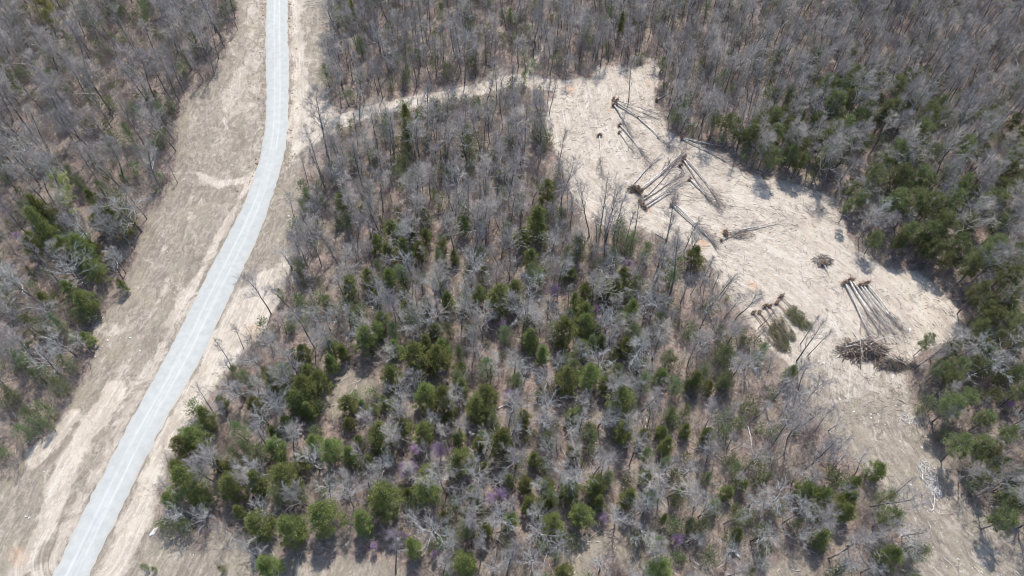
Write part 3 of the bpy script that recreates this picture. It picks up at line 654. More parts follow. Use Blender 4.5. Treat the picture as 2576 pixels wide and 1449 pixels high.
def tree_at(key, name, u, v, rpx, proto_r, proto_zc, h_rng=None, squash=1.0, i=None):
    """stand a tree so that its crown (of apparent radius rpx) is seen at u, v"""
    prs = PR[key]; pr = prs[(i if i is not None else random.randrange(len(prs))) % len(prs)]
    p = flat(u, v, 0); dep = proj(p[0], p[1], 0)[2]
    for _ in range(3):
        s = rpx * dep / FV / proto_r
        hs = s
        if h_rng: hs = min(max(s, h_rng[0]), h_rng[1])
        p = flat(u, v, proto_zc * hs + hz(p[0], p[1])); dep = proj(*p)[2]
    z = hz(p[0], p[1])
    e = place(name, pr[2], (p[0], p[1], z), (random.gauss(0, .02), random.gauss(0, .02), random.uniform(0, 6.28)), (s, s, hs))
    return e, p, s

taken = []      # (x, y, radius) of placed trees
for key, (nm, cat, desc, pr_, zc, rngh) in {
    'juniper': ('juniper_tree', 'juniper', ('big rounded green juniper', 'rounded green juniper', 'small green juniper'), 2.2, 4.3, (0.62, 1.25)),
    'pine': ('pine_tree', 'pine tree', ('wide crowned green pine', 'green pine with bare lower trunk', 'small green pine'), 2.15, 8.0, (0.7, 1.2)),
    'column': ('columnar_cedar', 'cedar', ('tall dark narrow cedar', 'dark narrow cedar', 'small narrow cedar'), 1.7, 4.2, (0.8, 1.25)),
    'thin': ('thin_cedar', 'cedar', ('thin sparse grey green cedar', 'sparse grey green cedar', 'small sparse green cedar'), 2.0, 4.8, (0.6, 1.1))}.items():
    for j, (u, v, r) in enumerate(GREEN[key]):
        e, p, s = tree_at(key, nm, u, v, min(r * .88, 30) if key == 'pine' else r, pr_, zc, rngh, i=j)
        tag(e, None, cat, {'juniper': 'rounded junipers', 'pine': 'pines right of the clearing', 'column': 'narrow cedars', 'thin': 'sparse cedars in the woods'}[key])
        remember(e, desc[0] if r >= 34 else desc[1] if r >= 20 else desc[2], u, v)
        taken.append((p[0], p[1], s * pr_ * 0.75))
for j, (u, v, r) in enumerate(REDBUD):
    e, p, s = tree_at('redbud', 'redbud_tree', u, v, r * 1.12, 1.5, 3.2, (0.6, 1.3), i=j)
    tag(e, None, 'redbud', 'blossoming redbuds'); remember(e, 'purple blossoming redbud', u, v); taken.append((p[0], p[1], s))
for j, (u, v, r) in enumerate(BUDS):
    e, p, s = tree_at('bud', 'budding_tree', u, v, r, 2.2, 7.5, (0.8, 1.2), i=j)
    tag(e, ['pale yellow green budding tree above the dark left cedars', 'pale yellow green budding tree near the top left corner', 'smaller pale green budding tree just below the larger budding tree'][j], 'budding tree'); taken.append((p[0], p[1], s))
for j, (u, v, r) in enumerate(SHRUBS):
    e, p, s = tree_at('thin', 'juniper_shrub', u, v, r * 1.1, 2.0, 4.5, None, i=j)
    tag(e, ['small green juniper bush on the bottom left grass', 'tiny green bush right of the bottom left juniper bush', 'small green bush on grass below the lower left woods', 'tiny green bush left of the lower clearing'][j], 'bush')
ntree = 0
for j, (u, v, r) in enumerate(PALE):
    e, p, s = tree_at('broad', 'bare_tree', u, v, r, 3.1, 7.2, (0.7, 1.25), i=j)
    tag(e, None, 'bare tree', 'bare trees with pale spreading crowns'); remember(e, 'broad pale limbed bare tree' if r > 33 else 'pale limbed bare tree', u, v)
    taken.append((p[0], p[1], 1.2)); ntree += 1
for j, (bu, bv, tu, tv, g) in enumerate(EDGE):
    B = ground(bu, bv); best = (1e9, 10)
    for h in np.arange(3, 22, .25):
        uu, vv, _ = proj(B[0], B[1], B[2] + h); e_ = math.hypot(uu - tu, vv - tv)
        if e_ < best[0]: best = (e_, h)
    h = best[1] * 1.12; Tt = flat(tu, tv, B[2] + best[1]); ax = Vector((Tt[0] - B[0], Tt[1] - B[1], best[1]))
    if ax.angle(Vector((0, 0, 1))) > R(14): ax = Vector((0, 0, 1)).slerp(ax.normalized(), R(14) / ax.angle(Vector((0, 0, 1))))
    pr = PR['pole' if g < 1.15 else 'tall'][j % (5 if g < 1.15 else 9)]
    s = h / 14.0; q = ax.to_track_quat('Z', 'Y') @ Quaternion((0, 0, 1), random.uniform(0, 6.28))
    wid = max(s * .8, .55) * (g ** .35)
    e = place('bare_tree', pr[2], B, q.to_euler(), (wid, wid, s))
    tag(e, None, 'bare tree', 'tall bare trees with dark trunks'); remember(e, 'thick dark trunked bare tree' if g > 1.35 else 'dark trunked bare tree' if g > .9 else 'slender dark bare tree', bu, bv)
    taken.append((B[0], B[1], 1.5)); ntree += 1

# ------------------------------------------------------------------ the rest of the woods
def in_woods(x, y):
    sand, grass, clay, clear, u, v = masks(np.array(x), np.array(y))
    ok = (sdf(u, v, VERGE) < -4) & (sdf(u, v, CLEARING) < -6) & (seg_dist(u, v, TRACK) > 21) & (sdf(u, v, FIELD) < 0) & (grass < 0.55)
    return ok, u, v
Y0, Y1 = 12.0, 215.0
cell = 3.0
gx = np.arange(-170, 170, cell); gy = np.arange(Y0, Y1, cell)
cx, cy = np.meshgrid(gx, gy); cx = cx.ravel() + rng.uniform(-1.5, 1.5, cx.size); cy = cy.ravel() + rng.uniform(-1.5, 1.5, cy.size)
u, v, dep = proj(cx, cy, np.zeros_like(cx))
vis = (u > -160) & (u < 2736) & (v > -40) & (v < 1700)
cx, cy = cx[vis], cy[vis]
ok, u, v = in_woods(cx, cy)
dens = 0.55 + 0.5 * (fbm(cx / 14, cy / 14, 55, 3) - .35)
dens = dens * 0.82 + 0.13 * (v < 520) + np.where((u > 1500) & (v < 330), 0.25, 0)
lw = (u < 640) & (sdf(u, v, LEFT_EDGE + [(-400, 1400), (-400, -90)]) > 0)
dens = np.where(lw, dens * np.where((u > 180) & (v < 480), 0.36, 0.58), dens)
dens = np.where((seg_dist(u, v, np.array(TRACK) + (0, 45)) < 46) & (u < 1400), dens * 0.22, dens)
dens = dens - 0.12 * ((v > 900) & (u < 1900)) - 0.05 * ((u > 2000) & (v > 400))
dens = np.where((u > 1950) & (v > 250) & (sdf(u, v, [(1850, 260), (2600, 180), (2600, 1500), (2300, 1500), (2300, 900), (2450, 800), (1850, 400)]) > 0), dens * 0.95, dens)
dens = np.where((v > 880) & (seg_dist(u, v, RIGHT_EDGE) < 62), 0, dens)
keep = ok & (rng.random(cx.size) < dens)
cx, cy, u, v = cx[keep], cy[keep], u[keep], v[keep]
tk = np.array(taken)
good = np.ones(cx.size, bool)
for a, b, r in tk: good &= np.hypot(cx - a, cy - b) > max(1.1, r * 0.9)
cx, cy, u, v = cx[good], cy[good], u[good], v[good]
print('filler trees', cx.size)
fill = []
for a, b, uu, vv in zip(cx, cy, u, v):
    q = random.random(); low = vv > 620 and 380 < uu < 2250
    key = 'tall' if q < .62 else ('pole' if q < .86 else 'broad')
    if low: key = 'tall' if q < .55 else ('pole' if q < .72 else 'broad')
    s = random.uniform(.5, 1.08) * (0.82 if low else 1.0) * (0.9 if vv < 300 and uu > 1200 else 1)
    if vv < 430 and uu > 640: key = 'tall' if q < .42 else 'pole' if q < .9 else 'broad'
    if uu < 640 and vv < 520: key = 'tall' if q < .7 else 'pole' if q < .9 else 'broad'; s = random.uniform(.75, 1.2)
    i = random.randrange(len(PR[key])); w = s * random.uniform(.85, 1.2)
    dep = proj(a, b, 0)[2]
    inframe = -60 < uu < 2640 and -20 < vv < 1520
    fill.append((s * (13.5 if key != 'broad' else 12) / dep * (1 if inframe else .3), key, i, a, b, s, w, uu, vv))
fill.sort(key=lambda t: -t[0])
nind = max(0, 305 - ntree)

desc = {'tall': 'grey bare tree', 'pole': 'slender bare tree', 'broad': 'spreading pale bare tree'}
for f in fill[:nind]:
    _, key, i, a, b, s, w, uu, vv = f
    e = place('bare_tree', PR[key][i][2], (a, b, hz(a, b)), (random.gauss(0, .065), random.gauss(0, .065), random.uniform(0, 6.28)), (w, w, s))
    tag(e, None, 'bare tree', desc[key] + 's in the woods'); remember(e, ('tall ' if s > .85 else '' if s > .65 else 'short ') + desc[key], min(max(uu, 0), 2576), min(max(vv, 0), 1449))

BELT = [(1760, 300), (1900, 255), (2080, 180), (2200, 165), (2300, 220), (2450, 260), (2600, 300), (2600, 1400), (2540, 1300), (2440, 1150), (2345, 960), (2440, 850), (2400, 740), (2230, 650), (2130, 540), (1950, 425), (1800, 365)]
MIDW = [(840, 500), (1320, 560), (1480, 600), (1700, 660), (1800, 900), (1880, 1250), (1900, 1400), (1560, 1340), (1000, 1370), (560, 1330), (440, 1250), (540, 1080), (700, 960), (860, 820)]
def extra(key, nm, cat, label, group, poly, n, rr, pr_, zc, rngh, gap):
    k = tries = 0; bb = np.array(poly); pts = [(t[0], t[1]) for t in taken]
    while k < n and tries < 6000:
        tries += 1; uu = random.uniform(bb[:, 0].min(), bb[:, 0].max()); vv = random.uniform(bb[:, 1].min(), bb[:, 1].max())
        if not (0 < uu < 2576 and 0 < vv < 1449) or sdf(np.array([uu]), np.array([vv]), poly)[0] < 4: continue
        p = flat(uu, vv, zc * .8)
        if float(fbm(np.array([p[0] / 16]), np.array([p[1] / 16]), 43, 2)[0]) < .44: continue
        if not in_woods(np.array([p[0]]), np.array([p[1]]))[0][0] or min(math.hypot(p[0] - a, p[1] - b) for a, b in pts) < gap: continue
        e, p, s = tree_at(key, nm, uu, vv, random.uniform(*rr), pr_, zc, rngh); pts.append((p[0], p[1])); k += 1
        tag(e, None, cat, group); remember(e, label, uu, vv)
    print(key, 'extras', k)
extra('pine', 'pine_tree', 'pine tree', 'narrow green pine', 'pines right of the clearing', BELT, 90, (13, 22), 2.3, 8.0, (.6, 1.0), 2.3)
extra('juniper', 'juniper_tree', 'juniper', 'mid green juniper', 'rounded junipers', MIDW, 75, (14, 26), 2.2, 4.3, (.55, 1.0), 2.6)
ng = 0
while ng < 85:
    uu, vv = random.uniform(20, 2560), random.uniform(20, 1430)
    p = ground(uu, vv); okk, _, _ = in_woods(np.array([p[0]]), np.array([p[1]]))
    if not okk[0] or float(fbm(np.array([p[0] / 22]), np.array([p[1] / 22]), 88, 2)[0]) < .47: continue
    if len(tk) and np.min(np.hypot(tk[:, 0] - p[0], tk[:, 1] - p[1])) < 2.0: continue
    ng += 1; s = random.uniform(.35, .85)
    e = place('thin_cedar', PR['thin'][ng % 5][2], p, (0, 0, random.uniform(0, 6.28)), (s * 1.1, s * 1.1, s))
    tag(e, None, 'cedar', 'sparse cedars in the woods'); remember(e, 'young thin green cedar', uu, vv)

def combined(name, T, C, mt, mc):
    B = MB(); B.add(T.v, T.f, 0); B.add(C.v, C.f, 1); return B.mesh(name, [mt, mc])

def scatter(name, meshes, pts, label, cat):
    """one object of uncountable stuff: points that carry copies of small meshes"""
    pc = bpy.data.collections.new(name + '_sources')
    for k, me in enumerate(meshes):
        o = bpy.data.objects.new('%s_source_%02d' % (name, k), me); pc.objects.link(o)
    me = bpy.data.meshes.new(name); me.from_pydata([p[0] for p in pts], [], [])
    a = me.attributes.new('rot', 'FLOAT_VECTOR', 'POINT'); a.data.foreach_set('vector', np.array([p[1] for p in pts], float).ravel())
    a = me.attributes.new('scl', 'FLOAT_VECTOR', 'POINT'); a.data.foreach_set('vector', np.array([p[2] for p in pts], float).ravel())
    a = me.attributes.new('pick', 'INT', 'POINT'); a.data.foreach_set('value', np.array([p[3] for p in pts], np.int32))
    o = link(name, me)
    g = bpy.data.node_groups.new(name + '_scatter', 'GeometryNodeTree')
    g.interface.new_socket('Geometry', in_out='INPUT', socket_type='NodeSocketGeometry'); g.interface.new_socket('Geometry', in_out='OUTPUT', socket_type='NodeSocketGeometry')
    gi = g.nodes.new('NodeGroupInput'); go = g.nodes.new('NodeGroupOutput')
    ci = g.nodes.new('GeometryNodeCollectionInfo'); ci.inputs[0].default_value = pc; ci.inputs['Separate Children'].default_value = True; ci.inputs['Reset Children'].default_value = True
    ip = g.nodes.new('GeometryNodeInstanceOnPoints'); ip.inputs['Pick Instance'].default_value = True
    def na(nm, t):
        n = g.nodes.new('GeometryNodeInputNamedAttribute'); n.data_type = t; n.inputs[0].default_value = nm
        return [s for s in n.outputs if s.enabled and s.name == 'Attribute'][0]
    g.links.new(gi.outputs[0], ip.inputs['Points']); g.links.new(ci.outputs[0], ip.inputs['Instance'])
    g.links.new(na('pick', 'INT'), ip.inputs['Instance Index'])
    er = g.nodes.new('FunctionNodeEulerToRotation'); g.links.new(na('rot', 'FLOAT_VECTOR'), er.inputs[0]); g.links.new(er.outputs[0], ip.inputs['Rotation'])
    g.links.new(na('scl', 'FLOAT_VECTOR'), ip.inputs['Scale']); g.links.new(ip.outputs[0], go.inputs[0])
    md = o.modifiers.new('scatter', 'NODES'); md.node_group = g
    tag(o, label, cat, None, 'stuff'); return o

src = []; off = {}
for key in ('tall', 'pole', 'broad'):
    off[key] = len(src)
    for T, C, _ in PR[key]: src.append(combined('woods_' + key, T, C, M['trunk'], M['paletwig'] if key == 'broad' else M['twig']))
rest = fill[nind:]
zz = height(np.array([f[3] for f in rest]), np.array([f[4] for f in rest]))
scatter('bare_woods', src, [((f[3], f[4], float(z)), (random.gauss(0, .065), random.gauss(0, .065), random.uniform(0, 6.28)), (f[6], f[6], f[5]), off[f[1]] + f[2]) for f, z in zip(rest, zz)],
        'dense leafless grey woods filling the ground beyond the nearer bare trees', 'woods')

# undergrowth
n = 24000
ux = rng.uniform(-165, 165, n * 2); uy = rng.uniform(14, 212, n * 2)
u, v, dep = proj(ux, uy, np.zeros_like(ux)); vis = (u > -60) & (u < 2640) & (v > -20) & (v < 1560); ux, uy = ux[vis], uy[vis]
ok, u, v = in_woods(ux, uy); ok &= rng.random(ux.size) < 0.5; ux, uy = ux[ok], uy[ok]
sh = [shrub(40 + i, 1.6 + .3 * i, 9 + i).mesh('brush', [M['brush']]) for i in range(5)]
sap = [evergreen(60 + i, 2.2, .8, .2, 26, 16, 'juniper', (.14, .26), .04, .6)[1].mesh('sapling', [M['thin']]) for i in range(3)]
zz = height(ux, uy); print('undergrowth', ux.size)
scatter('undergrowth', sh + sap, [((a, b, float(z)), (0, 0, random.uniform(0, 6.28)), (s, s, s), (random.randrange(5) if random.random() < .87 else 5 + random.randrange(3))) for a, b, z, s in zip(ux, uy, zz, rng.uniform(.5, 2.0, ux.size))],
        'brown twiggy undergrowth and saplings on the leaf litter under the woods', 'undergrowth')

# loose sticks and stones on the cleared ground and along the verge
def sticks(name, n, test, mat, lens, rads, label, seed):
    rnd = random.Random(seed); B = MB(); r2 = np.random.default_rng(seed)
    x = r2.uniform(-150, 150, n * 12); y = r2.uniform(14, 200, n * 12)
    u, v, dep = proj(x, y, np.zeros_like(x)); m = test(x, y, u, v); x, y = x[m][:n], y[m][:n]; z = height(x, y)
    aa = fbm(x / 14, y / 14, 91, 2) * 7
    for a, b, c, an in zip(x, y, z, aa):
        L = rnd.uniform(*lens) * (rnd.random() ** 1.5 + .25); t = an + rnd.gauss(0, .6); d = Vector((math.cos(t), math.sin(t), rnd.uniform(-.02, .12)))
        p = Vector((a, b, c + .06)); r = rnd.uniform(*rads)
        pts = wander(rnd, p, d, L, 3, .12); B.tube(pts, [r, r * .9, r * .7, 0], 3)
    o = link(name, B.mesh(name, [mat])); tag(o, label, 'debris', None, 'stuff'); return o
clr = lambda x, y, u, v: (sdf(u, v, CLEARING) > -4) & (fbm(x / 5, y / 5, 61, 3) + np.random.default_rng(1).random(x.size) * .5 > .68)
sticks('branch_debris', 9000, clr, M['brush'], (.5, 2.8), (.012, .035), 'dark broken sticks strewn over the cleared ground', 5)
sticks('broken_sticks', 3000, clr, M['char'], (.4, 2.4), (.012, .035), 'darker broken branches strewn over the cleared ground', 15)
sticks('bleached_sticks', 1500, lambda x, y, u, v: (sdf(u, v, CLEARING) > 0) & (v > 930), M['bleached'], (.3, 1.6), (.015, .035), 'pale bleached sticks strewn over the lower clearing', 6)
sticks('fallen_branches', 5000, lambda x, y, u, v: (sdf(u, v, CLEARING) < -5) & (sdf(u, v, VERGE) < -4) & (u > -40) & (u < 2620) & (v > -20) & (v < 1500), M['log'], (1, 5), (.02, .06), 'fallen grey branches lying on the leaf litter in the woods', 8)

def rock_mesh(seed, flatn=.5, sub=2):
    import bmesh
    bm = bmesh.new(); bmesh.ops.create_icosphere(bm, subdivisions=sub, radius=.5); rnd = random.Random(seed)
    ph = [Vector((rnd.gauss(0, 1), rnd.gauss(0, 1), rnd.gauss(0, 1))) for _ in range(5)]
    for w in bm.verts:
        k = 1 + sum(.13 * math.sin(w.co.dot(q) * 4 + i) for i, q in enumerate(ph)); w.co *= k; w.co.z *= flatn
    me = bpy.data.meshes.new('rock'); bm.to_mesh(me); bm.free(); me.materials.append(M['stone']); return me
rocks = [rock_mesh(i, .45, 1) for i in range(4)]
x = rng.uniform(-150, 150, 60000); y = rng.uniform(14, 200, 60000); u, v, dep = proj(x, y, np.zeros_like(x))
pr_ = np.where(sdf(u, v, CLEARING) > 0, .10 + .22 * (v > 850), np.where(sdf(u, v, VERGE) > 0, .07, .0)) * (fbm(x / 7, y / 7, 71, 3) > .5)
pr_ = pr_ + .5 * (seg_dist(u, v, [(2035, 487), (2100, 530), (2140, 600), (2190, 690), (2205, 730)]) < 12)
m = (rng.random(x.size) < pr_) & (u > -40) & (u < 2620) & (v > -20) & (v < 1500) & (seg_dist(x, y, RC[::5]) > 4); x, y = x[m], y[m]; zz = height(x, y)
scatter('stones', rocks, [((a, b, float(z) + .03), (0, 0, random.uniform(0, 6.28)), (s, s * random.uniform(.6, 1), s), random.randrange(4)) for a, b, z, s in zip(x, y, zz, rng.exponential(.11, x.size) + .08)],
        'small white stones scattered over the cleared ground and verge', 'stones')
cl = [rock_mesh(20 + i, .5, 1) for i in range(3)]
for me in cl: me.materials.clear(); me.materials.append(M['rootsoil'])
pts = []
for k in range(900):
    t = rng.random() ** 1.6; i = int(t * (NR * .55)); side = rng.random() < .5; e_ = RLs[i] if side else RRs[i]; o_ = (e_ - RC[i]) / np.hypot(*(e_ - RC[i])); q = e_ + o_ * (.3 + rng.exponential(.9)) + rng.normal(0, .25, 2)
    z_ = float(height(np.array([q[0]]), np.array([q[1]]))[0]); s_ = .10 + rng.exponential(.09); pts.append(((q[0], q[1], z_), (0, 0, rng.uniform(0, 6.28)), (s_ * 1.4, s_, s_), int(rng.integers(3))))
scatter('soil_clods', cl, pts, 'brown soil clods along the gravel road shoulders', 'soil clods')
for u_, v_, s_, lb in ((387, 1339, 1.25, 'white stone slab on brown grass right of the road'), (338, 1298, .6, 'white boulder on the sandy shoulder right of the road'), (2289, 829, .8, 'white boulder just above and right of the slash pile'), (2147, 564, .7, 'white boulder at the right edge of the clearing under pines'), (2209, 666, .55, 'small white boulder near the right edge of clearing'), (2050, 527, .7, 'pale boulder at the top right edge of the clearing'), (2245, 948, .9, 'white rock slab below and right of the slash pile')):
    p = ground(u_, v_); o = link('boulder', rock_mesh(int(u_), .35, 3)); o.location = (p[0], p[1], p[2] + .1 * s_); o.scale = (s_ * .55, s_, s_ * .7); o.rotation_euler = (0.05, 0.1, -.5)
    tag(o, lb, 'boulder', 'white boulders')

# ------------------------------------------------------------------ felled trees
def root_plate(seed, r):
    """soil disc and snapped roots at the butt of an uprooted tree; the trunk runs along +X from the origin"""
    rnd = random.Random(seed); Q = MB(); S = MB(); k = 14; rings = []
    for (xx, f) in ((.12, .35), (-.05, .95), (-.28, .9), (-.42, .45)):
        rings.append([(xx + rnd.gauss(0, .05), math.cos(6.283 * j / k) * r * .75 * f * rnd.uniform(.55, 1.25), math.sin(6.283 * j / k) * r * .75 * f * rnd.uniform(.55, 1.25)) for j in range(k)])
    vs = [p for g in rings for p in g] + [(-.5, 0, 0), (.15, 0, 0)]; fs = []
    for a in range(3):
        for j in range(k): fs.append((a * k + j, a * k + (j + 1) % k, (a + 1) * k + (j + 1) % k, (a + 1) * k + j))
    for j in range(k): fs.append((3 * k + j, 3 * k + (j + 1) % k, 4 * k)); fs.append(((j + 1) % k, j, 4 * k + 1))
    S.add(vs, fs)
    for i in range(60):
        an = rnd.uniform(0, 6.28); d = Vector((rnd.uniform(-.9, .3), math.cos(an), math.sin(an))); p = Vector((-.1, math.cos(an) * r * .5, math.sin(an) * r * .5))
        Q.tube(wander(rnd, p, d, r * rnd.uniform(.5, 1.4), 4, .4), [.045, .035, .025, .015, 0], 3)
    return S, Q

def fell(seed, L, r, crown=True, kind='bare', spread=1.0):
    """parts of a tree lying along +X, butt at the origin"""
    rnd = random.Random(seed); T = MB(); C = MB()
    pts = wander(rnd, Vector((0, 0, 0)), Vector((1, 0, 0)), L, 9, .035)
    for p in pts: p.z = abs(p.z) * .4
    r *= .98; rad = [r * (1 - i / 11.5) ** .75 for i in range(10)]; T.tube(pts, rad, 7, 0, True)
    if kind == 'bare' and crown:
        for i in range(int(13 * spread) + 4):
            t = .45 + .55 * rnd.random() ** .8; x = t * 9; k = min(int(x), 8); p = pts[k].lerp(pts[k + 1], x - k); an = rnd.uniform(-1.3, 1.3) + (math.pi if rnd.random() < .0 else 0)
            side = rnd.choice((-1, 1)); up = rnd.uniform(-.05, .9)
            d = Vector((1.5, side * rnd.uniform(.1, .6), up * .5)); Lb = L * rnd.uniform(.12, .30)
            q = wander(rnd, p, d, Lb, 5, .14)
            for w in q: w.z = max(w.z, -r * .5)
            C.tube(q, [rad[k] * .5 * (1 - j / 5.5) + .008 for j in range(6)], 4)
            for s_ in range(4):
                a = q[rnd.randrange(1, 6)]; dd = rdir(rnd, d, rnd.uniform(.3, .9)); l = rnd.uniform(.5, 1.4); e = a + dd * l; e.z = max(e.z, -r * .5)
                C.tube([a, a.lerp(e, .5) + Vector((0, 0, .05)), e], [.02, .015, 0], 3)
                for w_ in range(3):
                    a2 = a.lerp(e, rnd.random()); e2 = a2 + rdir(rnd, dd, rnd.uniform(.3, 1)) * rnd.uniform(.3, .8); e2.z = max(e2.z, -r * .5)
                    C.tube([a2, a2.lerp(e2, .5), e2], [.012, .01, 0], 3)
    if kind == 'cedar':
        for c in range(46):
            t = .36 + .70 * rnd.random() ** .8; w = 1.1 * math.sin(math.pi * min(1, (t - .25) / .85)) ** .6
            an = rnd.uniform(-.5, math.pi + .5); rr = w * rnd.random() ** .4
            cen = Vector((L * t, math.cos(an) * rr, max(-.1, math.sin(an) * rr * .6)))
            for b in range(24):
                o = Vector((rnd.gauss(0, .40), rnd.gauss(0, .12), abs(rnd.gauss(0, .16)))); d = Vector((.8, math.cos(an) * .6 + rnd.gauss(0, .5), rnd.gauss(.2, .4))).normalized() * rnd.uniform(.22, .4)
                C.blade(cen + o, d, .05, rdir(rnd, Vector((0, 0, 1)), .7))
    return T, C

def lay(name, a, b, r, label, cat='felled tree', group=None, kind='bare', root=.9, lift=.0, seed=0, spread=1.0, crown=True, mat=None):
    A = ground(*a); B_ = ground(*b); A[2] += r * .8 + lift + (root * .35 if root else 0); B_[2] += .25 + lift
    d = Vector(B_) - Vector(A); L = d.length
    T, C = fell(seed, L, r, crown, kind, spread)
    x = d.normalized(); y = Vector((0, 0, 1)).cross(x).normalized(); z = x.cross(y)
    rot = Matrix((x, y, z)).transposed().to_euler()
    parts = [('trunk', T.mesh('felled_trunk', [mat or M['log']], True))]
    if C.v: parts.append(('crown', C.mesh('felled_crown', [(M['needles_dead'] if seed in (2300, 2301, 2305) else M['needles_brown']) if kind == 'cedar' else M['brush']])))
    e = place(name, parts, A, rot)
    if root:
        S, Q = root_plate(seed, root); rp = link('root_plate', S.mesh('root_plate', [M['rootsoil']]), e); link('roots', Q.mesh('roots', [M['cedarlog']]), rp)
    tag(e, label, cat, group); return e

FT = 'uprooted trees lying on the cleared ground'
fel = [((1545,252),(1650,300),.15,'upper right trunk of the uprooted fan, dark with fine branches',0.7,1),((1550,262),(1608,298),.30,'short thick dark trunk in the uprooted fan of trees',1.2,.3),((1606,298),(1684,370),.18,'long thin trunk continuing the fan towards the woods',.35,.9),((1545,268),(1592,340),.2,'lower left trunk of the uprooted fan beside dense twigs',.8,1.3),((1560,318),(1640,404),.17,'long felled trunk just below the uprooted fan',.7,1.2),((1559,336),(1598,395),.11,'short thin felled trunk parallel below the uprooted fan',.5,.4),((1508,344),(1513,436),.12,'single small uprooted tree with spread crown pointing down',.75,1.3),((1717,350),(1846,384),.16,'upper of two felled trees at the upper right wood edge',.6,.9),((1717,352),(1843,405),.16,'lower of two felled trees at the upper right wood edge',.5,1.2),
  ((1586,472),(1662,398),.19,'leftmost trunk rising from the large upturned root plate',0,.9),((1607,484),(1717,393),.24,'thickest pale trunk rising from the large upturned root plate',1.6,1.4),((1625,496),(1713,404),.16,'third pale trunk right of the large root plate',.5,.9),((1612,509),(1727,442),.18,'upper trunk of the three rising from the lower root plate',.8,1),((1619,520),(1730,448),.2,'middle trunk of the three rising from the lower root plate',1.0,1),((1624,526),(1722,462),.18,'lowest trunk of the three rising from the lower root plate',.6,.7),
  ((1722,400),(1832,505),.2,'right hand long felled tree pointing down to a twiggy end',.9,1.6),((1720,406),(1785,492),.19,'left hand long felled tree pointing down beside its twin',.6,1.2),((1736,454),(1800,520),.18,'short felled tree right of the crossed trunks',.6,1.4),((1713,420),(1724,440),.16,'short snapped stump trunk between crossed felled trees',.7,0),
  ((1690,518),(1800,604),.19,'left trunk of the pair lying toward the standing poles',.8,1.1),((1699,518),(1812,608),.17,'right trunk of the pair lying toward the standing poles',.6,1.5),((1826,590),(1948,552),.2,'thick pale felled trunk pointing up right on brush',1.1,.6),((1816,606),(1905,562),.1,'thin pale felled pole crossing the brush heap',.4,.5),((2070,668),(2083,691),.15,'lone uprooted stump with short trunk in mid clearing',1.1,0),
  ((2124,716),(2193,846),.2,'leftmost of the long parallel felled trunks',.9,1.1),((2136,710),(2203,838),.22,'second from left of the long parallel felled trunks',.9,1.2),((2143,710),(2230,832),.2,'third from left of the long parallel felled trunks',.7,.7),((2162,722),(2254,842),.19,'fourth from left of the long parallel felled trunks',.8,.8),((2171,722),(2240,818),.17,'fifth from left of the long parallel felled trunks',.7,.7),((2179,717),(2274,832),.19,'rightmost of the long parallel felled trunks',1.0,.9),
  ((1652,254),(1687,232),.16,'pale felled log with root at the upper wood edge',.6,0),((1342,112),(1344,138),.16,'small uprooted log in the pale hole above the track',.9,0)]
for i, (a, b, r, lb, root, sp) in enumerate(fel):
    lay('felled_tree', a, b, r, lb, group=FT, root=root, seed=2000 + i, spread=sp, crown=sp > 0)
for i, (a, b, lb, rt) in enumerate((((1965,749),(2030,822),'right hand felled cedar with thick olive foliage',.8),((1955,764),(2012,818),'second felled cedar from right with olive foliage',.7),((1938,773),(1988,848),'middle felled cedar with browning foliage',.6),((1925,773),(1972,862),'fourth felled cedar lying under a grey tree',.8),((1896,789),(1958,872),'leftmost felled cedar with dark butt',.6),((1911,788),(1980,880),'fifth felled cedar with thin pale trunk',.5))):
    lay('felled_cedar', a, b, .12, lb, 'felled cedar', 'felled cedars beside the lower woods', 'cedar', rt, seed=2300 + i, mat=M['cedarlog'])
LG = 'logs lying on the ground'
for i, (a, b, r, lb, mt) in enumerate((((1648,588),(1684,608),.16,'dark log at the lower left edge of the clearing','log'),((2214,780),(2213,843),.07,'thin straight pole beside the long parallel trunks','cedarlog'),((2165,803),(2166,850),.08,'thin pale pole pointing down to the slash pile','cedarlog'),((1352,1233),(1392,1222),.17,'pale straight log lying beside the straw glade','bleached'),((1079,1198),(1126,1212),.12,'brown log lying left of a pale bare tree','log'),((1318,1303),(1302,1340),.13,'orange brown log above the bottom redbuds','cedarlog'),((1248,1356),(1283,1380),.14,'dark log under broad pale trees near the bottom','log'),((1881,1072),(1895,1140),.12,'long pale log standing out in the lower right woods','bleached'),((1850,1392),(1862,1406),.22,'short thick pale log near the bottom right woods','bleached'),((2551,137),(2564,187),.14,'pale log near the top right border','bleached'),((2420,850),(2418,832),.1,'short white pole at right edge of the clearing','bleached'),((2466,866),(2505,845),.13,'pale log lying under the right hand pines','bleached'),((2091,724),(2115,742),.07,'thin dark pole left of the long parallel trunks','log'),((1250,1029),(1290,1010),.09,'curved pale dead branch beside the lone redbud','bleached'),((980,1220),(1000,1240),.12,'pale log beside the left redbud','bleached'))):
    lay('fallen_log', a, b, r, lb, 'log', LG, root=0, seed=2400 + i, crown=False, mat=M[mt])

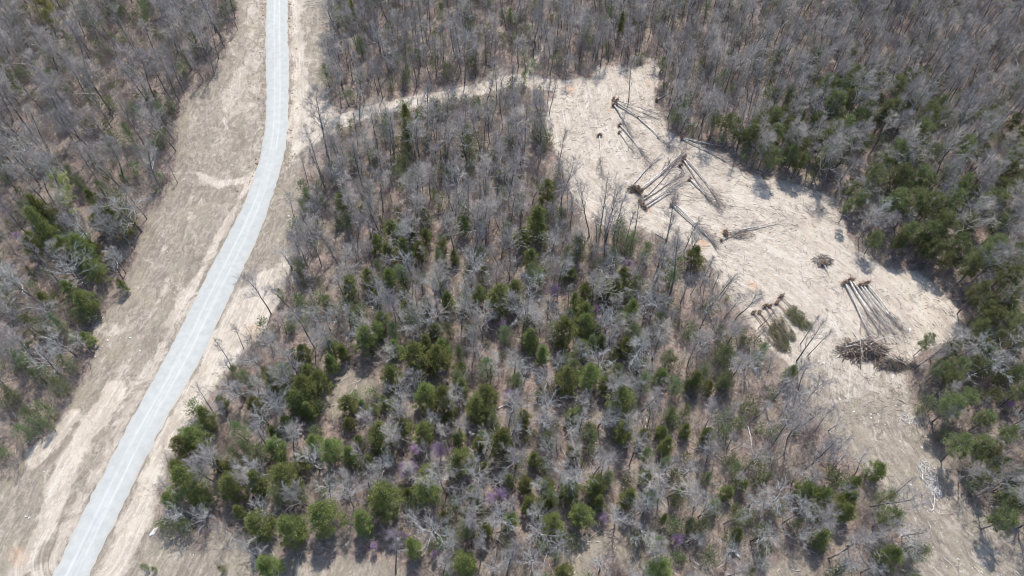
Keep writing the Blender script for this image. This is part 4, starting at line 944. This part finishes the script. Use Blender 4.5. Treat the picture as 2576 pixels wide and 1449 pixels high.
# slash pile: one tangle of brush with separate logs lying on it
def slash(name, cu, cv, rx, ry, hgt, n, mats, label, seed, lens=(1, 4), rr=(.02, .09), ang=.25, tail=None, cat='brush pile'):
    rnd = random.Random(seed); c = ground(cu, cv); B = MB()
    for i in range(n):
        a = rnd.uniform(0, 6.28); q = rnd.random() ** .6; x = math.cos(a) * rx * q; y = math.sin(a) * ry * q; z = hgt * (1 - q * q) * rnd.random() ** .5 + .05
        t = ang + rnd.gauss(0, .95); L = rnd.uniform(*lens) * rnd.uniform(.5, 1); d = Vector((math.cos(t), math.sin(t), rnd.gauss(0, .13))); r = rnd.uniform(*rr) * rnd.random() + rr[0] * .5
        p = Vector((x, y, z)) - d * L * .5; p.z = max(p.z, .03); pts = wander(rnd, p, d, L, 3, .1)
        for w in pts: w.z = max(w.z, .03)
        B.tube(pts, [r, r * .9, r * .7, r * .3], 4, rnd.randrange(len(mats)), True)
    o = link(name, B.mesh(name, [M[m] for m in mats])); o.location = c; tag(o, label, cat); return o
slash('brush_pile', 2172, 884, 4.6, 1.9, 1.9, 430, ('char', 'char', 'char', 'brush', 'char', 'char', 'cedarlog'), 'big tangled slash pile of dark branches below the parallel trunks', 31, (1, 5.5), (.03, .13), .15)
slash('brush_pile', 2250, 920, 3.6, 1.1, 1.0, 240, ('char', 'char'), 'dark tail of brush running down right from the slash pile', 32, ang=-.55)
slash('brush_pile', 1862, 590, 3.2, 1.2, 1.3, 300, ('char', 'log', 'rootsoil'), 'brown brush heap under the thick pale felled trunk', 33, (.5, 2), (.01, .05), .3)
slash('brush_pile', 2070, 656, 2.1, 1.3, 1.2, 170, ('char', 'log', 'char'), 'grey brush heap on the lone uprooted stump', 34, (.6, 2.6), (.02, .07))
slash('brush_pile', 2334, 1195, 1.4, 3.0, .6, 110, ('bleached', 'log'), 'narrow pile of bleached white branches in the lower clearing', 35, (.6, 2.6), (.02, .08), 1.6)
slash('brush_pile', 2352, 1238, 1.0, 1.2, .5, 60, ('bleached', 'log'), 'small bleached branch heap just below the narrow white pile', 36, (.5, 1.6), (.02, .06), 1.2)
slash('brush_pile', 2277, 1053, 1.3, 1.2, .4, 45, ('bleached',), 'small scatter of white branches near the top of lower clearing', 37, (.4, 1.6), (.02, .05), 0)
slash('brush_pile', 2282, 1343, 1.4, .7, .4, 40, ('bleached',), 'small heap of white sticks right of the bottom pine', 38, (.6, 2), (.02, .06), .4)
slash('brush_pile', 1592, 478, 1.3, 1.0, 1.3, 150, ('rootsoil', 'char'), 'big brown upturned root mass beside the pale crossed trunks', 39, (.4, 1.6), (.03, .1), .2, cat='root mass')
for i, (a, b, r, lb, lf) in enumerate((((2118,882),(2258,850),.11,'long pale pole across the top of the slash pile',1.2),((2177,862),(2222,892),.13,'bare tan log crossing down the slash pile',1.5),((2150,890),(2210,862),.1,'grey log slanting up over the slash pile',1.3),((2130,870),(2190,858),.1,'thin grey log on the left shoulder of slash pile',.9),((2205,880),(2240,872),.1,'short tan log on the right of the slash pile',1.0),((2220,895),(2275,925),.1,'dark log along the tail of the slash pile',.8))):
    lay('fallen_log', a, b, r, lb, 'log', 'logs on the slash pile', root=0, seed=2500 + i, crown=False, lift=lf, mat=M['cedarlog'] if 'tan' in lb else M['log'])
wb = lay('fallen_branch', (2348, 1278), (2337, 1250), .07, 'forked white branch lying below the bleached branch pile', 'branch', None, root=0, seed=2600, crown=False, mat=M['bleached'])
br = MB(); br.tube([Vector((0, 0, 0)), Vector((1.2, -.5, .1)), Vector((2.4, -1.0, .05))], [.07, .06, .03], 5); br.tube([Vector((-.1, 0, 0)), Vector((-.4, .6, .1)), Vector((-.2, 1.0, .1))], [.09, .07, .04], 5)
link('side_branch', br.mesh('side_branch', [M['bleached']]), wb)
flush_labels()
print('objects', len(scene.objects))
